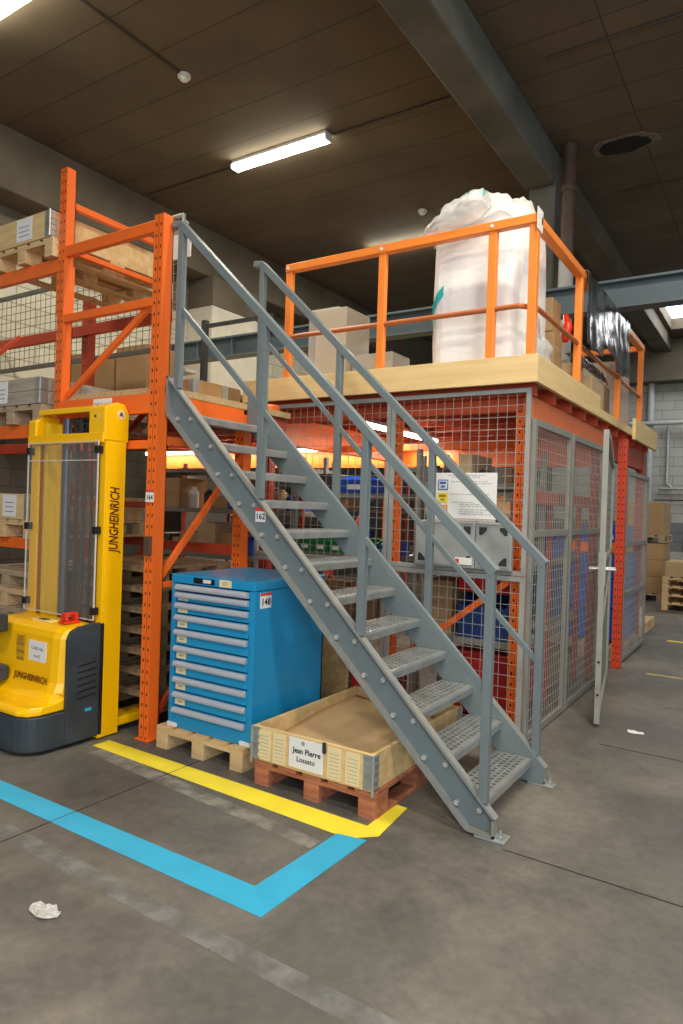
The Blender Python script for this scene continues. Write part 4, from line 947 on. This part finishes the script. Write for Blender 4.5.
def heap(u, v):
    a = 2*PI*u; r = .24*(1-v**2*.95); k = 1+.35*noise.noise(V((math.cos(a)*3, math.sin(a)*3, v*4)))
    return V((-1.86+r*k*math.cos(a), 10.3+r*k*math.sin(a), .146+.46*v*(1+.15*noise.noise(V((a, v*3, 2))))))
tag(obj('plastic_heap', MB().grid(heap, 50, 22, True), film('milky_film', (.85, .86, .86), .75, .2), smooth=True, solid=.002), 'crumpled heap of clear plastic on the pallet beyond the cage', 'plastic heap')

# ------------------------------------------------------------------ pallet stacker
sk = thing('pallet_stacker', 'yellow and charcoal electric pallet stacker with clear mast shield', 'stacker', (-4.2, 2.8, 0))
def rrect(x0, x1, y0, y1, rs, n=6):
    pts = []
    for (cx, cy, a0, r) in ((x1-rs[0], y0+rs[0], -PI/2, rs[0]), (x1-rs[1], y1-rs[1], 0, rs[1]), (x0+rs[2], y1-rs[2], PI/2, rs[2]), (x0+rs[3], y0+rs[3], PI, rs[3])):
        for k in range(n+1): a = a0+PI/2*k/n; pts.append((cx+r*math.cos(a), cy+r*math.sin(a)))
    return pts
obj('chassis_skirt', MB().prism(rrect(-4.66, -3.815, 2.45, 3.0, (.17, .01, .01, .17)), 'z', .025, .245), CHAR, sk, bevel=.012)
obj('rear_chassis', MB().box(-4.60, -3.86, 2.98, 3.12, .03, .62), DARKST, sk, bevel=.005)
prof = [(2.455, .25), (2.455, .275), (2.48, .30), (2.56, .305), (2.62, .32), (2.66, .36), (2.68, .42), (2.70, .70), (2.715, .745), (2.76, .768), (2.96, .775), (2.96, .25)]
cv = MB()
def coverf(i, j): pass
pl = prof
xs = [(-4.63, .03), (-4.60, 0), (-3.86, 0), (-3.825, .03)]
# cover body as an extruded profile with rounded right end towards the corner
n = len(pl); rings = []
for (x, ins) in ((-4.63, .02), (-4.60, 0), (-3.93, 0), (-3.87, .008), (-3.835, .03)):
    rings.append([cv.bm.verts.new((x, y+(ins*1.6 if y < 2.9 else 0)*(2.2 if z < .33 else 1), z-(ins if z > .72 else 0))) for y, z in pl])
for a, b in zip(rings, rings[1:]):
    for k in range(n): cv.bm.faces.new([a[k], a[(k+1) % n], b[(k+1) % n], b[k]])
cv.bm.faces.new(rings[0]); cv.bm.faces.new(list(reversed(rings[-1])))
cover = obj('cover', cv, YEL, sk, bevel=.008)
sp_ = [(2.72, .03), (3.0, .03), (3.0, .785), (2.90, .785), (2.80, .775), (2.745, .75), (2.722, .70)]
spn = obj('side_panel', MB().prism(sp_, 'x', -3.835, -3.805), CHAR, sk, bevel=.006)
lv = MB()
for k in range(6): z = .31+k*.042; lv.bar((-3.803, 2.80, z), (-3.803, 2.94, z+.014), .004, .007)
obj('louvre', lv, BLACK, sk)
obj('sticker', MB().box(-3.8045, -3.8035, 2.86, 2.91, .215, .235), TAPEB, sk)
YF = 2.694
obj('warning_sticker', MB().box(-4.315, -4.22, YF-.006, YF-.002, .50, .685), mat('amber_sticker', (.60, .33, .01), .5), sk, label='yellow and black warning sticker')
g = MB()
for k in range(3): g.box(-4.308, -4.227, YF-.0075, YF-.0062, .515+k*.05, .535+k*.05)
for k in range(5): g.bar((-4.30+k*.012, YF-.007, .64), (-4.28+k*.012, YF-.007, .68), .001, .005, up=(0,0,1))
obj('warning_print', g, BROWNINK, sk)
obj('paper_label', MB().box(-4.175, -3.985, YF-.006, YF-.002, .515, .665), WHITE, sk)
text('handwriting', 'CHIEF 400', .03, GREYINK, sk, (-4.08, YF-.0075, .615), (1,0,-.05), (0,0,1)); text('handwriting', 'ww27', .03, GREYINK, sk, (-4.08, YF-.0075, .565), (1,0,-.05), (0,0,1))
BR = mat('dark_maroon_print', (.10, .008, .003), .5)
text('maker_lettering', 'JUNGHEINRICH', .06, BR, sk, (-4.115, 2.664, .425), (1,0,0), (0,0,1), shear=.2, bold=.0012, width=.37)
obj('emergency_switch', MB().box(-4.03, -3.95, 2.80, 2.92, .775, .79).prism([(-4.02, .79), (-3.96, .79), (-3.965, .845), (-4.015, .845)], 'y', 2.81, 2.835).prism([(-4.02, .79), (-3.96, .79), (-3.965, .845), (-4.015, .845)], 'y', 2.885, 2.91).box(-4.015, -3.965, 2.835, 2.885, .83, .845), RED, sk, bevel=.005, label='red emergency switch')
obj('control_plate', MB().box(-4.30, -4.12, 2.79, 2.86, .768, .779), mat('pale_control', (.80, .66, .25), .5), sk); obj('control_display', MB().box(-4.25, -4.17, 2.80, 2.84, .779, .783), BLACK, sk)
# tiller
tl = obj('tiller', MB().bar((-4.62, 2.55, .74), (-4.35, 2.60, .76), .12, .12), CHAR, sk, bevel=.015)
obj('tiller_arm', MB().box(-4.85, -4.345, 2.56, 2.66, .375, .475), CHAR, sk, bevel=.012)
# mast
MX0, MX1, MY0, MY1 = -3.865, -3.805, 2.965, 3.13
def channel(x0, x1, open_right):
    s = MB(); t = .014
    s.box(x0, x1, MY0, MY0+t, .01, 2.02).box(x0, x1, MY1-t, MY1, .01, 2.02)
    if open_right: s.box(x0, x0+t, MY0+t, MY1-t, .01, 2.02)
    else: s.box(x1-t, x1, MY0+t, MY1-t, .01, 2.02)
    return s
mr = obj('mast_channel', channel(MX0, MX1, False), YEL, sk, bevel=.003)
ml = obj('mast_channel', channel(-4.64, -4.55, True), YEL, sk, bevel=.003)
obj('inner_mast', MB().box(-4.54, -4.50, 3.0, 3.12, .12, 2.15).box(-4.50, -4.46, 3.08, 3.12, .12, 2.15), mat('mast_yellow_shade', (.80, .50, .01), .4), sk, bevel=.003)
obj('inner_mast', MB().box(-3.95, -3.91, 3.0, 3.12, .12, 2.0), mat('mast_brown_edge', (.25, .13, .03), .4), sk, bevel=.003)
obj('cap_box', MB().prism([(2.945, 2.0), (3.145, 2.0), (3.145, 2.20), (3.11, 2.26), (3.05, 2.265), (2.945, 2.225)], 'x', -3.97, -3.80), YEL, sk, bevel=.01)
obj('cap_box', MB().prism([(2.945, 2.02), (3.145, 2.02), (3.145, 2.20), (3.05, 2.22), (2.945, 2.16)], 'x', -4.66, -4.57), YEL, sk, bevel=.01)
obj('crossbar', MB().box(-4.655, -3.81, 2.94, 2.965, 1.985, 2.055), YEL, sk, bevel=.005)
obj('crossbar', MB().box(-4.60, -3.90, 3.0, 3.14, 2.225, 2.245).box(-4.60, -3.9, 2.985, 3.0, 2.205, 2.245), YEL, sk, bevel=.005)
obj('roundel', MB().tube([(-3.801, 3.075, 2.185), (-3.798, 3.075, 2.185)], .032, 18), CREAM, sk); text('lettering', 'A', .045, INK, sk, (-3.797, 3.075, 2.185), (0,1,0), (0,0,1), bold=.002)
obj('roundel', MB().tube([(-3.90, 2.944, 2.165), (-3.90, 2.941, 2.165)], .009, 10), BLACK, sk)
text('lettering', 'S', .045, CREAM, sk, (-3.855, 2.942, 2.16), (1,0,0), (0,0,1), bold=.001)
obj('lift_cylinder', MB().tube([(-4.36, 3.06, .15), (-4.36, 3.06, 2.18)], .032, 16), mat('cylinder_grey', (.09, .10, .12), .35, metal=.4), sk)
for x in (-4.22, -4.14):
    s = MB(); z = .7
    while z < 2.18: s.box(x-.012, x+.012, 3.04, 3.06, z, z+.028); s.box(x-.006, x+.006, 3.035, 3.065, z+.028, z+.04); z += .04
    obj('chain', s, ITEMD, sk)
obj('hose', MB().tube([(-4.10, 3.08, .7), (-4.09, 3.08, 1.4), (-4.10, 3.08, 2.15)], .010, 8), BLACK, sk)
obj('pulley', MB().tube([(-4.17, 3.04, 2.12), (-4.17, 3.09, 2.12)], .055, 16), DARKST, sk)
shd = obj('shield', MB().box(-4.62, -3.835, 2.925, 2.931, .80, 1.995), ACRYL, sk, label='clear acrylic mast shield')
e_ = MB(); 
for x in (-4.62, -3.835): e_.box(x-.002, x+.002, 2.923, 2.933, .80, 1.995)
e_.box(-4.62, -3.835, 2.923, 2.933, 1.865, 1.871).box(-4.62, -3.835, 2.923, 2.933, 1.99, 1.996).box(-4.62, -3.835, 2.923, 2.933, .798, .804)
obj('shield_edge', e_, ACEDGE, sk)
for x in (-4.615, -3.845):
    for z in (.86, 1.40, 1.94): obj('clip', MB().box(x-.018, x+.018, 2.915, 2.962, z-.025, z+.025), BLACK, sk, bevel=.004)
for x in (-4.52, -3.99):
    obj('fork', MB().box(x, x+.17, 3.13, 4.20, .045, .105), YEL, sk, bevel=.01)
text('maker_lettering', 'JUNGHEINRICH', .105, BR, sk, (-3.8035, 3.05, 1.47), (0,0,1), (0,-1,0), shear=.2, bold=.002, width=.45)

# ------------------------------------------------------------------ parent matrices of sub-parts, camera, light
for o in list(bpy.data.objects):
    if 'fix' in o:
        # authored in world coordinates: undo parent's full world translation
        p = o.parent; t = V(p.location)
        o.matrix_parent_inverse = Matrix.Translation(-t); del o['fix']
for o in list(bpy.data.objects):
    if o.name.split('.')[0] in ('handle', 'label_holder', 'lettering') and o.parent and o.parent.name.startswith('drawer') and o.parent.parent:
        o.matrix_parent_inverse = Matrix.Translation(-V(o.parent.location))

W = bpy.data.worlds.new('world'); bpy.context.scene.world = W; W.use_nodes = True
W.node_tree.nodes['Background'].inputs[0].default_value = (.80, .90, 1, 1); W.node_tree.nodes['Background'].inputs[1].default_value = .2
area('behind_camera_fill', (3.4, -4.2, 3.2), 6, 4, 230, (.86, .93, 1), (math.radians(68), 0, math.radians(38)))  # unseen soft source added behind the camera to light bag and deck corner

cam = bpy.data.cameras.new('camera'); co = bpy.data.objects.new('camera', cam); C.objects.link(co)
y, p, r = math.radians(32.95), math.radians(-.31), math.radians(1.88)
fw = V((-math.sin(y)*math.cos(p), math.cos(y)*math.cos(p), math.sin(p))); rt = V((math.cos(y), math.sin(y), 0)); up = rt.cross(fw)
rt2 = rt*math.cos(r)+up*math.sin(r); up2 = -rt*math.sin(r)+up*math.cos(r)
M = Matrix((rt2, up2, -fw)).transposed().to_4x4(); M.translation = V((0, 0, 1.6)); co.matrix_world = M
cam.sensor_fit = 'VERTICAL'; cam.sensor_height = 36; cam.lens = 36*684/1024; cam.clip_start = .05; cam.clip_end = 100
sc = bpy.context.scene; sc.camera = co
sc.view_settings.view_transform = 'Standard'; sc.view_settings.look = 'None'; sc.view_settings.gamma = 1; sc.view_settings.exposure = .7
sc.view_settings.use_curve_mapping = False
try: sc.cycles.use_denoising = True
except Exception: pass
